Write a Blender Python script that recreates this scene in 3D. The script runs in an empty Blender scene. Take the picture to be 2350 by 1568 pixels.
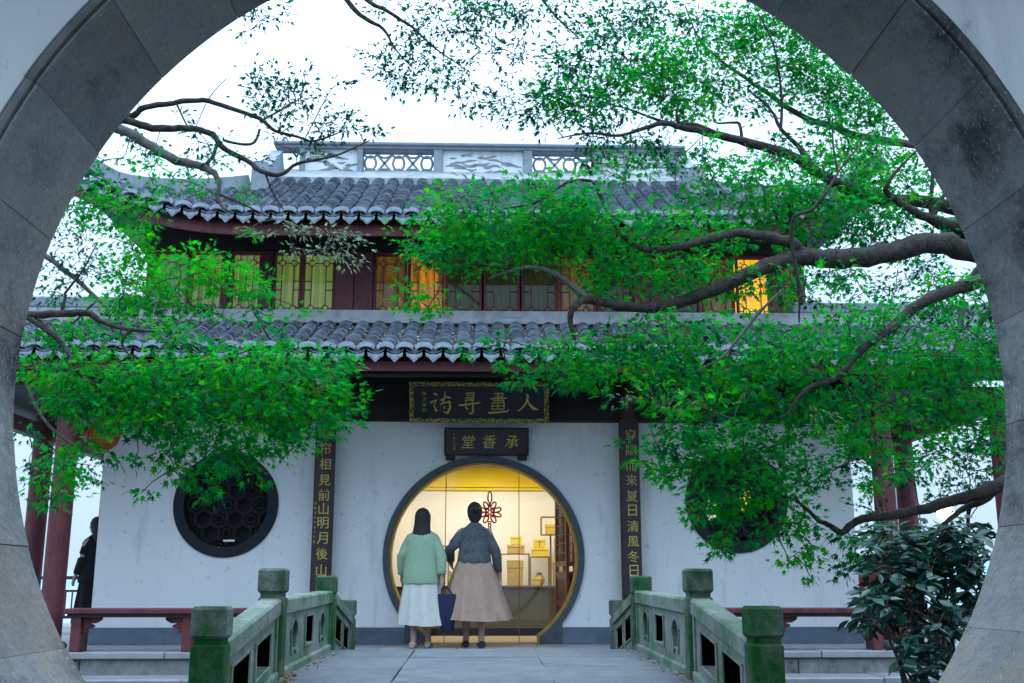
import bpy, bmesh, math, random
import numpy as np
from mathutils import Vector, Matrix
random.seed(7); RNG = np.random.default_rng(7)
S = bpy.context.scene
COL = S.collection
PI = math.pi

# ------------------------------------------------------------------ camera
TH, YA, F, ZC = math.radians(12.7), math.radians(1.8), 2470.0, 0.72      # pitch up, yaw right, focal (2350 px wide), height
cd = bpy.data.cameras.new('camera'); cam = bpy.data.objects.new('camera', cd); COL.objects.link(cam)
cam.location = (0, 0, ZC); cam.rotation_euler = (PI / 2 + TH, 0, -YA)
cd.sensor_width = 36; cd.lens = 36 * F / 2350; cd.clip_start = 0.05; cd.clip_end = 6000
S.camera = cam
# ------------------------------------------------------------------ world: overcast dusk sky
SUN_EL, SUN_AZ = math.radians(62), math.radians(25)
w = bpy.data.worlds.new('World'); S.world = w; w.use_nodes = True
nt = w.node_tree; nt.nodes.clear()
out = nt.nodes.new('ShaderNodeOutputWorld'); bg = nt.nodes.new('ShaderNodeBackground')
sky = nt.nodes.new('ShaderNodeTexSky'); sky.sky_type = 'NISHITA'; sky.sun_disc = False
sky.sun_elevation = SUN_EL; sky.sun_rotation = SUN_AZ
tc = nt.nodes.new('ShaderNodeTexCoord'); nz = nt.nodes.new('ShaderNodeTexNoise')
nz.inputs['Scale'].default_value = 3.0; nz.inputs['Detail'].default_value = 5
nt.links.new(tc.outputs['Generated'], nz.inputs['Vector'])
rp = nt.nodes.new('ShaderNodeValToRGB')
rp.color_ramp.elements[0].position = .3; rp.color_ramp.elements[0].color = (.55, .78, 1.06, 1)
rp.color_ramp.elements[1].position = .7; rp.color_ramp.elements[1].color = (.68, .92, 1.22, 1)
nt.links.new(nz.outputs['Fac'], rp.inputs['Fac'])
sx_ = nt.nodes.new('ShaderNodeSeparateXYZ'); nt.links.new(tc.outputs['Generated'], sx_.inputs['Vector'])
gr = nt.nodes.new('ShaderNodeMapRange')              # overcast sky: the zenith three times as bright as the horizon
gr.inputs['From Min'].default_value = 0; gr.inputs['From Max'].default_value = 1; gr.inputs['To Min'].default_value = 6.8; gr.inputs['To Max'].default_value = 42
ab = nt.nodes.new('ShaderNodeMath'); ab.operation = 'MAXIMUM'; ab.inputs[1].default_value = 0; nt.links.new(sx_.outputs['Z'], ab.inputs[0])
pw = nt.nodes.new('ShaderNodeMath'); pw.operation = 'POWER'; pw.inputs[1].default_value = 1.7
nt.links.new(ab.outputs['Value'], pw.inputs[0]); nt.links.new(pw.outputs['Value'], gr.inputs['Value'])
sc = nt.nodes.new('ShaderNodeVectorMath'); sc.operation = 'SCALE'
nt.links.new(rp.outputs['Color'], sc.inputs[0]); nt.links.new(gr.outputs['Result'], sc.inputs['Scale'])
mx = nt.nodes.new('ShaderNodeMixRGB'); mx.inputs['Fac'].default_value = .92
nt.links.new(sky.outputs['Color'], mx.inputs['Color1']); nt.links.new(sc.outputs['Vector'], mx.inputs['Color2'])
nt.links.new(mx.outputs['Color'], bg.inputs['Color']); bg.inputs['Strength'].default_value = 0.1
nt.links.new(bg.outputs['Background'], out.inputs['Surface'])
sl = bpy.data.lights.new('sun', 'SUN'); sl.energy = .5; sl.angle = math.radians(25); sl.color = (1, .97, .92)
so = bpy.data.objects.new('sun', sl); COL.objects.link(so)
so.rotation_euler = (PI / 2 - SUN_EL, 0, PI - SUN_AZ); so.location = (0, -20, 30)
S.view_settings.view_transform = 'Standard'; S.view_settings.look = 'None'
S.view_settings.exposure = .5; S.view_settings.gamma = 1; S.view_settings.use_curve_mapping = False
S.render.engine = 'CYCLES'; S.cycles.use_denoising = True; S.cycles.max_bounces = 8
S.cycles.transparent_max_bounces = 16; S.cycles.caustics_reflective = False; S.cycles.caustics_refractive = False

# ------------------------------------------------------------------ helpers
_R = Vector((math.cos(YA), -math.sin(YA), 0)); _FH = Vector((math.sin(YA), math.cos(YA), 0))
_FW = _FH * math.cos(TH) + Vector((0, 0, math.sin(TH))); _UP = -_FH * math.sin(TH) + Vector((0, 0, math.cos(TH)))
def at(px, py, Y):
    "world point at depth plane Y seen at (px,py) of the 2350x1568 view (used only to read positions off the photograph)"
    d = _R * (px - 1175) + _UP * (784 - py) + _FW * F
    return Vector((0, 0, ZC)) + d * (Y / d.y)
def atz(px, py, Z):
    d = _R * (px - 1175) + _UP * (784 - py) + _FW * F
    return Vector((0, 0, ZC)) + d * ((Z - ZC) / d.z)

def tag(o, label=None, cat=None, group=None, kind=None):
    if label: o['label'] = label
    if cat: o['category'] = cat
    if group: o['group'] = group
    if kind: o['kind'] = kind
    return o
def wloc(o):
    v = Vector((0, 0, 0))
    while o is not None:
        v = v + o.location; o = o.parent
    return v
def thing(name, label, cat, loc=(0, 0, 0), group=None):
    o = bpy.data.objects.new(name, None); COL.objects.link(o); o.location = loc; o.empty_display_size = .1
    return tag(o, label, cat, group)
def link(name, me, parent=None, loc=(0, 0, 0), rot=None):
    o = bpy.data.objects.new(name, me); COL.objects.link(o); o.parent = parent; o.location = loc
    if rot: o.rotation_euler = rot
    return o
def copy_tree(o, parent=None):
    c = o.copy(); COL.objects.link(c); c.parent = parent
    for ch in list(o.children): copy_tree(ch, c)
    return c

class MB:
    def __init__(s): s.v = []; s.f = []; s.sm = []
    def add(s, vs, fs, smooth=False):
        n = len(s.v); s.v += [tuple(v) for v in vs]; s.f += [tuple(i + n for i in f) for f in fs]; s.sm += [smooth] * len(fs)
        return s
    def box(s, x0, x1, y0, y1, z0, z1, M=None, bev=0.0):
        if bev > 0:
            b = min(bev, (x1 - x0) * .45, (y1 - y0) * .45, (z1 - z0) * .45)
            bm = bmesh.new(); bmesh.ops.create_cube(bm, size=1)
            for v in bm.verts: v.co = ((x0 + x1) / 2 + v.co.x * (x1 - x0), (y0 + y1) / 2 + v.co.y * (y1 - y0), (z0 + z1) / 2 + v.co.z * (z1 - z0))
            bmesh.ops.bevel(bm, geom=list(bm.edges), offset=b, segments=1, affect='EDGES')
            vs = [v.co.copy() for v in bm.verts]; bm.verts.index_update(); fs = [[v.index for v in f.verts] for f in bm.faces]; bm.free()
        else:
            vs = [Vector((x, y, z)) for z in (z0, z1) for y in (y0, y1) for x in (x0, x1)]
            fs = [(0, 2, 3, 1), (4, 5, 7, 6), (0, 1, 5, 4), (2, 6, 7, 3), (0, 4, 6, 2), (1, 3, 7, 5)]
        if M is not None: vs = [M @ v for v in vs]
        return s.add(vs, fs)
    def bar(s, a, b, wd, ht, up=(0, 0, 1)):
        a = Vector(a); b = Vector(b); d = (b - a); L = d.length; d.normalize()
        side = d.cross(Vector(up)); side.normalize(); u = side.cross(d)
        M = Matrix.Translation(a) @ Matrix((side, d, u)).transposed().to_4x4()
        return s.box(-wd / 2, wd / 2, 0, L, -ht / 2, ht / 2, M)
    def tube(s, pts, rad, n=8, cap=True, smooth=True):
        pts = [Vector(p) for p in pts]; m = len(pts)
        if not hasattr(rad, '__len__'): rad = [rad] * m
        vs = []; ref = Vector((0.31, .22, .93))
        for i, p in enumerate(pts):
            d = pts[min(i + 1, m - 1)] - pts[max(i - 1, 0)]
            if d.length < 1e-7: d = Vector((0, 0, 1))
            d.normalize(); a = d.cross(ref)
            if a.length < .05: a = d.cross(Vector((1, 0, 0)))
            a.normalize(); b = d.cross(a)
            for k in range(n):
                t = 2 * PI * k / n; vs.append(p + (a * math.cos(t) + b * math.sin(t)) * rad[i])
        fs = [(i * n + k, i * n + (k + 1) % n, (i + 1) * n + (k + 1) % n, (i + 1) * n + k) for i in range(m - 1) for k in range(n)]
        s.add(vs, fs, smooth)
        if cap: s.add(vs[:n], [tuple(range(n))[::-1]]); s.add(vs[-n:], [tuple(range(n))])
        return s
    def loft(s, rings, cap=True, smooth=True):
        n = len(rings[0]); vs = [v for r in rings for v in r]
        fs = [(i * n + k, i * n + (k + 1) % n, (i + 1) * n + (k + 1) % n, (i + 1) * n + k) for i in range(len(rings) - 1) for k in range(n)]
        s.add(vs, fs, smooth)
        if cap: s.add(rings[0], [tuple(range(n))[::-1]]); s.add(rings[-1], [tuple(range(n))])
        return s
    def lathe(s, prof, c, n=20, smooth=True):
        return s.loft([[Vector((c[0] + r * math.cos(2 * PI * k / n), c[1] + r * math.sin(2 * PI * k / n), c[2] + z)) for k in range(n)] for r, z in prof], True, smooth)
    def plate(s, outs, y0, y1, fn=None, bev=0.0):
        "outlines in (x,z), the first one filled and the others cut out of it, thickened from y0 to y1"
        cu = bpy.data.curves.new('c', 'CURVE'); cu.dimensions = '2D'; cu.fill_mode = 'BOTH'
        cu.extrude = (y1 - y0) / 2 - bev; cu.bevel_depth = bev; cu.offset = -bev; cu.bevel_resolution = 0
        for o in outs:
            sp = cu.splines.new('POLY'); sp.points.add(len(o) - 1); sp.use_cyclic_u = True
            for p, q in zip(sp.points, o): p.co = (q[0], q[1], 0, 1)
        vs, fs = _curve_geo(cu)
        vs = [Vector((v.x, (y0 + y1) / 2 - v.z, v.y)) for v in vs]
        if fn: vs = [fn(v) for v in vs]
        return s.add(vs, fs)
    def mesh(s, name, mat, off=None):
        me = bpy.data.meshes.new(name)
        vs = s.v if off is None else [(v[0] - off[0], v[1] - off[1], v[2] - off[2]) for v in s.v]
        me.from_pydata(vs, [], s.f); me.polygons.foreach_set('use_smooth', s.sm)
        if mat: me.materials.append(mat)
        me.update(); return me
    def build(s, name, mat, parent=None):
        return link(name, s.mesh(name, mat, wloc(parent) if parent else None), parent)
def _curve_geo(cu):
    ob = bpy.data.objects.new('tmp', cu); COL.objects.link(ob)
    dg = bpy.context.evaluated_depsgraph_get(); ev = ob.evaluated_get(dg); me = bpy.data.meshes.new_from_object(ev)
    vs = [v.co.copy() for v in me.vertices]; fs = [tuple(p.vertices) for p in me.polygons]
    bpy.data.objects.remove(ob); bpy.data.curves.remove(cu); bpy.data.meshes.remove(me)
    return vs, fs
def structure(name, mb, mat): return tag(mb.build(name, mat), kind='structure')
def circ(cx, cz, r, n=48, a0=0, a1=2 * PI, close=True):
    m = n if close else n + 1
    return [(cx + r * math.cos(a0 + (a1 - a0) * k / n), cz + r * math.sin(a0 + (a1 - a0) * k / n)) for k in range(m)]
def rect(x0, x1, z0, z1): return [(x0, z0), (x1, z0), (x1, z1), (x0, z1)]

# ------------------------------------------------------------------ materials
def mat(name, col, rough=.7, col2=None, scale=6, detail=6, bump=0.0, bscale=40, spec=.3, rand=0.0, stains=None, metal=0.0, ramp=(.35, .65), wave=None):
    m = bpy.data.materials.new(name); m.use_nodes = True; t = m.node_tree; b = t.nodes['Principled BSDF']
    b.inputs['Roughness'].default_value = rough; b.inputs['Specular IOR Level'].default_value = spec; b.inputs['Metallic'].default_value = metal
    co = t.nodes.new('ShaderNodeTexCoord'); geo = t.nodes.new('ShaderNodeNewGeometry')
    vec = geo.outputs['Position']
    cur = None
    if col2 is not None:
        n = t.nodes.new('ShaderNodeTexNoise'); n.inputs['Scale'].default_value = scale; n.inputs['Detail'].default_value = detail; n.inputs['Roughness'].default_value = .65
        t.links.new(vec, n.inputs['Vector'])
        r = t.nodes.new('ShaderNodeValToRGB'); r.color_ramp.elements[0].position = ramp[0]; r.color_ramp.elements[1].position = ramp[1]
        r.color_ramp.elements[0].color = (*col, 1); r.color_ramp.elements[1].color = (*col2, 1)
        t.links.new(n.outputs['Fac'], r.inputs['Fac']); cur = r.outputs['Color']
    for st in (stains or []):           # (colour, scale, lo, hi, stretch)
        n = t.nodes.new('ShaderNodeTexNoise'); n.inputs['Scale'].default_value = st[1]; n.inputs['Detail'].default_value = 8; n.inputs['Roughness'].default_value = .7
        mp = t.nodes.new('ShaderNodeMapping'); mp.inputs['Scale'].default_value = st[4]; mp.inputs['Location'].default_value = (st[1] * 1.7, 3.1, st[1])
        t.links.new(vec, mp.inputs['Vector']); t.links.new(mp.outputs['Vector'], n.inputs['Vector'])
        mr = t.nodes.new('ShaderNodeMapRange'); mr.inputs['From Min'].default_value = st[2]; mr.inputs['From Max'].default_value = st[3]
        t.links.new(n.outputs['Fac'], mr.inputs['Value'])
        x = t.nodes.new('ShaderNodeMixRGB'); t.links.new(mr.outputs['Result'], x.inputs['Fac'])
        if cur: t.links.new(cur, x.inputs['Color1'])
        else: x.inputs['Color1'].default_value = (*col, 1)
        x.inputs['Color2'].default_value = (*st[0], 1); cur = x.outputs['Color']
    if rand:
        oi = t.nodes.new('ShaderNodeObjectInfo'); mr = t.nodes.new('ShaderNodeMapRange')
        mr.inputs['To Min'].default_value = 1 - rand; mr.inputs['To Max'].default_value = 1 + rand
        ad = t.nodes.new('ShaderNodeMath'); ad.operation = 'ADD'; fr_ = t.nodes.new('ShaderNodeMath'); fr_.operation = 'FRACT'
        t.links.new(oi.outputs['Random'], ad.inputs[0]); t.links.new(geo.outputs['Random Per Island'], ad.inputs[1]); t.links.new(ad.outputs['Value'], fr_.inputs[0])
        t.links.new(fr_.outputs['Value'], mr.inputs['Value'])
        x = t.nodes.new('ShaderNodeMixRGB'); x.blend_type = 'MULTIPLY'; x.inputs['Fac'].default_value = 1
        if cur: t.links.new(cur, x.inputs['Color1'])
        else: x.inputs['Color1'].default_value = (*col, 1)
        t.links.new(mr.outputs['Result'], x.inputs['Color2']); cur = x.outputs['Color']
    if cur: t.links.new(cur, b.inputs['Base Color'])
    else: b.inputs['Base Color'].default_value = (*col, 1)
    if bump:
        n = t.nodes.new('ShaderNodeTexNoise'); n.inputs['Scale'].default_value = bscale; n.inputs['Detail'].default_value = 6
        t.links.new(vec, n.inputs['Vector'])
        bp = t.nodes.new('ShaderNodeBump'); bp.inputs['Strength'].default_value = bump; bp.inputs['Distance'].default_value = .01
        t.links.new(n.outputs['Fac'], bp.inputs['Height']); t.links.new(bp.outputs['Normal'], b.inputs['Normal'])
    return m
def emis(name, col, strength, col2=None, scale=(40, 40, 1)):
    m = bpy.data.materials.new(name); m.use_nodes = True; t = m.node_tree; b = t.nodes['Principled BSDF']
    b.inputs['Base Color'].default_value = (*[min(.8, c) for c in col], 1); b.inputs['Emission Color'].default_value = (*col, 1); b.inputs['Emission Strength'].default_value = strength
    if col2:
        geo = t.nodes.new('ShaderNodeNewGeometry'); mp = t.nodes.new('ShaderNodeMapping'); mp.inputs['Scale'].default_value = scale
        n = t.nodes.new('ShaderNodeTexNoise'); n.inputs['Scale'].default_value = 1; r = t.nodes.new('ShaderNodeValToRGB')
        r.color_ramp.elements[0].position = .35; r.color_ramp.elements[1].position = .65
        r.color_ramp.elements[0].color = (*col, 1); r.color_ramp.elements[1].color = (*col2, 1)
        t.links.new(geo.outputs['Position'], mp.inputs['Vector']); t.links.new(mp.outputs['Vector'], n.inputs['Vector'])
        t.links.new(n.outputs['Fac'], r.inputs['Fac']); t.links.new(r.outputs['Color'], b.inputs['Emission Color'])
    return m
def glassmat(name, tint=(.9, .95, .95), refl=.25):
    m = bpy.data.materials.new(name); m.use_nodes = True; t = m.node_tree; t.nodes.remove(t.nodes['Principled BSDF'])
    o = t.nodes['Material Output']; tr = t.nodes.new('ShaderNodeBsdfTransparent'); gl = t.nodes.new('ShaderNodeBsdfGlossy'); mx = t.nodes.new('ShaderNodeMixShader')
    tr.inputs['Color'].default_value = (*tint, 1); gl.inputs['Roughness'].default_value = .03
    fr = t.nodes.new('ShaderNodeFresnel'); fr.inputs['IOR'].default_value = 1.5; ma = t.nodes.new('ShaderNodeMath'); ma.operation = 'ADD'; ma.inputs[1].default_value = refl
    t.links.new(fr.outputs['Fac'], ma.inputs[0]); t.links.new(ma.outputs['Value'], mx.inputs['Fac'])
    t.links.new(tr.outputs['BSDF'], mx.inputs[1]); t.links.new(gl.outputs['BSDF'], mx.inputs[2]); t.links.new(mx.outputs['Shader'], o.inputs['Surface'])
    return m
def leafmat(name, stops, trans=.45, rough=.5, spec=.3, tint=(1.5, 1.4, .8)):
    m = bpy.data.materials.new(name); m.use_nodes = True; t = m.node_tree; b = t.nodes['Principled BSDF']; o = t.nodes['Material Output']
    a = t.nodes.new('ShaderNodeAttribute'); a.attribute_name = 'tint'
    r = t.nodes.new('ShaderNodeValToRGB'); e = r.color_ramp.elements
    while len(e) < len(stops): e.new(.5)
    for el, (p, c) in zip(e, stops): el.position = p; el.color = (*c, 1)
    t.links.new(a.outputs['Fac'], r.inputs['Fac']); t.links.new(r.outputs['Color'], b.inputs['Base Color'])
    b.inputs['Roughness'].default_value = rough; b.inputs['Specular IOR Level'].default_value = spec
    mu = t.nodes.new('ShaderNodeMixRGB'); mu.blend_type = 'MULTIPLY'; mu.inputs['Fac'].default_value = 1; mu.inputs['Color2'].default_value = (*tint, 1)
    t.links.new(r.outputs['Color'], mu.inputs['Color1'])
    tl = t.nodes.new('ShaderNodeBsdfTranslucent'); t.links.new(mu.outputs['Color'], tl.inputs['Color'])
    mx = t.nodes.new('ShaderNodeMixShader'); mx.inputs['Fac'].default_value = trans
    t.links.new(b.outputs['BSDF'], mx.inputs[1]); t.links.new(tl.outputs['BSDF'], mx.inputs[2]); t.links.new(mx.outputs['Shader'], o.inputs['Surface'])
    return m

M_PLASTER = mat('plaster', (.74, .75, .76), .9, (.80, .80, .80), 1.3, bump=.15, bscale=60, spec=.1,
                stains=[((.42, .44, .45), 9, .62, .70, (1, 1, 1.0)), ((.52, .54, .55), 2.2, .54, .75, (1.6, 1, .3)), ((.35, .37, .38), 30, .68, .72, (1, 1, .3))])
M_GATE = mat('gate_stone', (.17, .172, .172), .85, (.245, .243, .238), 7, bump=.6, bscale=40, rand=.14, spec=.2,
             stains=[((.045, .045, .048), 2.1, .51, .64, (1, .7, .8)), ((.25, .21, .165), 1.3, .50, .66, (1, 1, 1)), ((.12, .12, .12), 24, .63, .70, (1, .4, 1)), ((.30, .295, .285), 95, .56, .64, (1, 1, 1)), ((.09, .09, .09), 70, .60, .66, (1, 1, 1))])
M_MOSS = mat('mossy_stone', (.10, .115, .095), .9, (.20, .215, .19), 9, bump=.5, bscale=70, spec=.15, rand=.08,
             stains=[((.010, .075, .018), 2.6, .40, .58, (1, 1, .7)), ((.07, .075, .07), 55, .52, .62, (1, 1, 1)), ((.30, .31, .29), 80, .66, .72, (1, 1, 1))])
M_MOSS2 = mat('very_mossy_stone', (.07, .095, .065), .9, (.13, .15, .11), 9, bump=.5, bscale=70, spec=.15,
              stains=[((.002, .065, .010), 2.2, .32, .50, (1, 1, .7)), ((.05, .06, .045), 55, .52, .62, (1, 1, 1)), ((.20, .24, .19), 80, .66, .72, (1, 1, 1))])
M_PANEL = mat('panel_stone', (.17, .19, .16), .9, (.27, .29, .26), 8, bump=.5, bscale=80, spec=.15,
              stains=[((.03, .13, .05), 1.7, .42, .64, (1, 1, 1)), ((.11, .12, .11), 60, .54, .62, (1, 1, 1))])
M_DECK = mat('deck_stone', (.10, .112, .122), .85, (.15, .163, .175), 4, bump=.35, bscale=90, spec=.25, rand=.07,
             stains=[((.08, .085, .09), 60, .55, .64, (1, 1, 1)), ((.09, .098, .10), 1.6, .55, .75, (1, 1, 1))])
M_EDGE = mat('edge_stone', (.15, .155, .15), .85, (.24, .24, .23), 8, bump=.4, bscale=60, spec=.2, rand=.12,
             stains=[((.08, .095, .07), 5, .52, .68, (1, 1, 1))])
M_VFLOOR = mat('veranda_stone', (.25, .255, .26), .45, (.31, .31, .32), 5, bump=.1, bscale=80, spec=.4, rand=.05)
M_BASE = mat('base_paint', (.105, .14, .185), .8, (.14, .175, .22), 7, bump=.1, spec=.2, stains=[((.3, .32, .34), 14, .68, .72, (1, 1, 1)), ((.08, .1, .13), 3, .5, .7, (.4, 1, 1))])
M_RING = mat('ring_paint', (.055, .07, .085), .6, (.075, .095, .115), 6, bump=.1, spec=.3)
M_TILE = mat('roof_tile', (.10, .12, .15), .75, (.20, .225, .26), 13, bump=.4, bscale=90, spec=.3, rand=.4,
             stains=[((.035, .04, .04), 7, .58, .72, (1, 1, 1)), ((.30, .31, .30), 21, .66, .72, (1, 1, 1))])
M_TILEEND = mat('tile_end', (.17, .20, .24), .7, (.25, .28, .31), 18, bump=.7, bscale=45, spec=.3, rand=.15)
M_RIDGE = mat('ridge_grey', (.20, .23, .27), .75, (.28, .305, .33), 5, bump=.3, bscale=60, spec=.25, stains=[((.30, .31, .31), 3, .58, .75, (1, 1, 1))])
M_MORTAR = mat('mortar', (.28, .295, .31), .9, (.40, .41, .42), 7, bump=.3, stains=[((.2, .21, .21), 3, .5, .7, (1, 1, 1))])
M_RED = mat('red_lacquer_wood', (.12, .026, .032), .55, (.16, .038, .045), 9, bump=.12, spec=.4, stains=[((.05, .014, .014), 4, .52, .7, (1, 1, .2))])
M_DARKRED = mat('dark_red_wood', (.045, .014, .014), .5, (.065, .02, .018), 9, bump=.1, spec=.4)
M_DARK = mat('dark_wood', (.014, .012, .012), .6, (.022, .018, .017), 9, bump=.1, spec=.3)
M_BOARD = mat('black_board', (.012, .013, .018), .45, (.017, .018, .022), 12, spec=.4)
M_COUPLET = mat('couplet_board', (.035, .022, .027), .5, (.05, .032, .036), 12, spec=.4, stains=[((.025, .016, .02), 2, .5, .7, (1, 1, .3))])
M_GOLD = mat('gold_paint', (.50, .38, .07), .5, (.62, .50, .12), 25, spec=.5)
M_GOLDF = mat('gold_carving', (.42, .33, .08), .55, (.03, .025, .012), 42, detail=3, bump=1.0, bscale=42, spec=.5, ramp=(.46, .54))
M_BARK = mat('bark', (.032, .027, .023), .9, (.065, .056, .048), 22, bump=1.0, bscale=60, spec=.15, stains=[((.02, .017, .015), 30, .52, .62, (1, 1, 1)), ((.085, .095, .075), 6, .6, .72, (1, 1, 1))])
M_BARKP = mat('pale_bark', (.07, .066, .06), .9, (.13, .122, .11), 22, bump=.6, bscale=45, spec=.15)
M_TWIG = mat('twig_bark', (.05, .045, .04), .9)
M_CEIL = mat('yellow_ceiling', (.74, .54, .004), .6, (.78, .60, .008), 3)
M_ROOM = mat('room_white', (.80, .78, .74), .8, (.84, .82, .78), 2)
M_OLIVE = mat('counter_olive', (.12, .115, .07), .6, (.15, .145, .09), 8, bump=.1)
M_KRAFT = mat('kraft_box', (.50, .32, .05), .7, (.60, .42, .08), 20)
M_YBOX = mat('yellow_box', (.75, .55, .04), .7, (.80, .62, .08), 20)
M_FRAME = mat('frame_wood', (.22, .13, .03), .5, (.3, .18, .05), 20)
M_GLASS = glassmat('window_glass', (.8, .85, .82), -.018)
M_DOORGLASS = glassmat('door_glass', (.98, .99, .99), .0)
M_KNOT = mat('red_cord', (.65, .008, .025), .6)
M_BLACKRM = mat('dark_room', (.03, .028, .025), .9)
M_WATER = mat('pond_water', (.015, .022, .02), .08, bump=.05, bscale=5, spec=.5)
M_LAKE = mat('lake_water', (.25, .33, .40), .15, bump=.1, bscale=2, spec=.5)
M_GROUND = mat('ground', (.10, .10, .085), .95, (.15, .15, .12), 3, bump=.3)
M_HILL = mat('far_hill', (.20, .34, .42), .95, (.26, .40, .47), .03)

# ================================================================== THE SETTING
g = MB(); g.box(-400, 400, -60, 24, -1.2, -.95); structure('ground', g, M_GROUND)
g = MB(); g.box(-3000, 3000, 24, 3000, -1.6, -1.4); structure('lake', g, M_LAKE)
# low blue hills beyond the lake
g = MB(); n = 90; xs = [-1500 + 3000 * i / n for i in range(n + 1)]
hh = [26 + 18 * math.sin(x * .006 + 1) + 12 * math.sin(x * .017) + 5 * math.sin(x * .05) for x in xs]
prof = [(0, 0), (40, .55), (90, 1), (160, .7), (260, 0)]
vs = [Vector((x, 900 + dy, -2 + h * k)) for dy, k in prof for x, h in zip(xs, hh)]
g.add(vs, [(j * (n + 1) + i, j * (n + 1) + i + 1, (j + 1) * (n + 1) + i + 1, (j + 1) * (n + 1) + i) for j in range(4) for i in range(n)], True)
structure('hills', g, M_HILL)
g = MB(); g.box(-14, 14, 3.1, 11.66, -.95, -.72); structure('pond', g, M_WATER)
# lower ledge before the veranda
led = bpy.data.objects.new('ledge', None); COL.objects.link(led); tag(led, kind='structure')
for sgn in (-1, 1):
    x = 1.75
    while x < 9:
        L = random.uniform(1.1, 1.7); g = MB(); a, b = sorted((sgn * x, sgn * (x + L - .008)))
        g.box(a, b, 11.66, 12.24, -.9, -.235 + random.uniform(-.004, .004), bev=.012); g.build('stone_block', M_VFLOOR, led); x += L
# veranda platform: floor slabs, edge course, riser course
vp = bpy.data.objects.new('veranda_floor', None); COL.objects.link(vp); tag(vp, kind='structure')
g = MB(); g.box(-8.5, 8.5, 12.6, 22, -.6, -.03); g.build('floor_base', M_EDGE, vp)
y = 12.52
for wd in (.62, .62, .62, .62, .62, .62):
    x = -8.4 + random.uniform(0, .5)
    while x < 8.4:
        g = MB(); g.box(x, x + .894, y, y + wd - .006, -.06, random.uniform(-.002, .001), bev=.004); g.build('floor_slab', M_VFLOOR, vp); x += .9
    y += wd
x = -8.4
while x < 8.4:
    L = random.uniform(1.5, 2.1); g = MB(); g.box(x, x + L - .008, 12.17, 12.512, -.07, .002 + random.uniform(-.003, .003), bev=.010); g.build('edge_stone', M_EDGE if abs(x) < .1 else M_VFLOOR, vp); x += L
x = -8.6
while x < 8.4:
    L = random.uniform(1.0, 1.9); g = MB(); g.box(x, x + L - .01, 12.215, 12.55, -.6, -.074, bev=.012); g.build('riser_stone', M_EDGE, vp); x += L
# approach paving inside and under the gate
ap = bpy.data.objects.new('gate_paving', None); COL.objects.link(ap); tag(ap, kind='structure')
for i in range(-5, 5):
    for j in range(7):
        g = MB(); g.box(i * .9, i * .9 + .893, -2 + j * .8, -2 + j * .8 + .793, -.9, -.135 + random.uniform(-.003, .003), bev=.006); g.build('paving_slab', M_DECK, ap)

# ================================================================== MOON GATE
GX, GY, GZ, GR, GT = .109, 2.564, 1.28, 1.4, .435
gate = thing('moon_gate_wall', 'white plaster garden wall with the big round stone gate that frames the view', 'wall', (GX, GY, -.13))
g = MB(); g.plate([rect(-13, 13, -.9, 4.4), circ(GX, GZ, GR + .046, 180)[::-1]], GY + .012, GY + GT - .012); g.build('plaster_wall', M_PLASTER, gate)
g = MB(); g.box(-13, 13, GY - .12, GY + GT + .12, 4.4, 4.5); g.box(-13, 13, GY - .02, GY + GT + .02, 4.5, 4.62); g.build('wall_coping', M_RIDGE, gate)
# unseen walkway roof added on the near side to shade the gate wall
wk = thing('shading_walkway', 'unseen walkway with red posts added to shade the near side of the moon gate wall', 'walkway', (0, .9, -.13))
g = MB(); vs = [Vector((x, y, z)) for z0 in (0, .12) for x in (-9, 9) for y, z in ((GY - .14, 3.75 + z0), (.75, 3.2 + z0))]
g.add(vs, [(0, 2, 3, 1), (4, 5, 7, 6), (0, 1, 5, 4), (2, 6, 7, 3), (0, 4, 6, 2), (1, 3, 7, 5)]); g.build('roof', M_DARKRED, wk)
for x in (-7.5, -4.5, 4.5, 7.5):
    g = MB(); g.lathe([(.11, 0), (.11, 3.12)], (x, 1.0, -.13), 14); g.build('post', M_RED, wk)
g = MB(); g.box(-9, 9, .94, 1.06, 3.0, 3.14); g.build('eave_beam', M_DARKRED, wk)
# unseen side walls added to block low sky light from the hall front
for sx in (-1, 1):
    sw = thing('light_blocking_wall', 'unseen white wall added to block low light from the %s side of the courtyard' % ('left' if sx < 0 else 'right'), 'wall', (sx * 11.5, 7.5, -.95), 'unseen walls blocking low side light')
    a, b = sorted((sx * 11.4, sx * 11.7)); g = MB(); g.box(a, b, GY + GT + .01, 11.6, -.95, 3.2); g.build('plaster_wall', M_PLASTER, sw)
    g = MB(); g.box(a - .12, b + .12, GY + GT + .01, 11.6, 3.201, 3.34, bev=.03); g.build('wall_coping', M_RIDGE, sw)
PR = [(0, GT), (0, .035), (.0015, .012), (.006, -.004), (.012, -.006), (.0145, .008), (.018, .010), (.021, -.010), (.029, -.017), (.038, -.012), (.040, .006), (.0425, .008), (.0445, -.004), (.05, -.004), (.052, .014), (.052, GT)]
NB = 30; A0 = math.radians(151.2)
for k in range(NB):
    a = A0 + 2 * PI * k / NB + .0006; b = A0 + 2 * PI * (k + 1) / NB - .0006
    dr = random.uniform(-.0022, .0022); rings = []
    for j in range(9):
        t = a + (b - a) * j / 8
        rings.append([Vector((GX + (GR + dr + r) * math.cos(t), GY + yy, GZ + (GR + dr + r) * math.sin(t))) for r, yy in PR])
    g = MB(); g.loft(rings, True, False); g.build('stone_block', M_GATE, gate)

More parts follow.
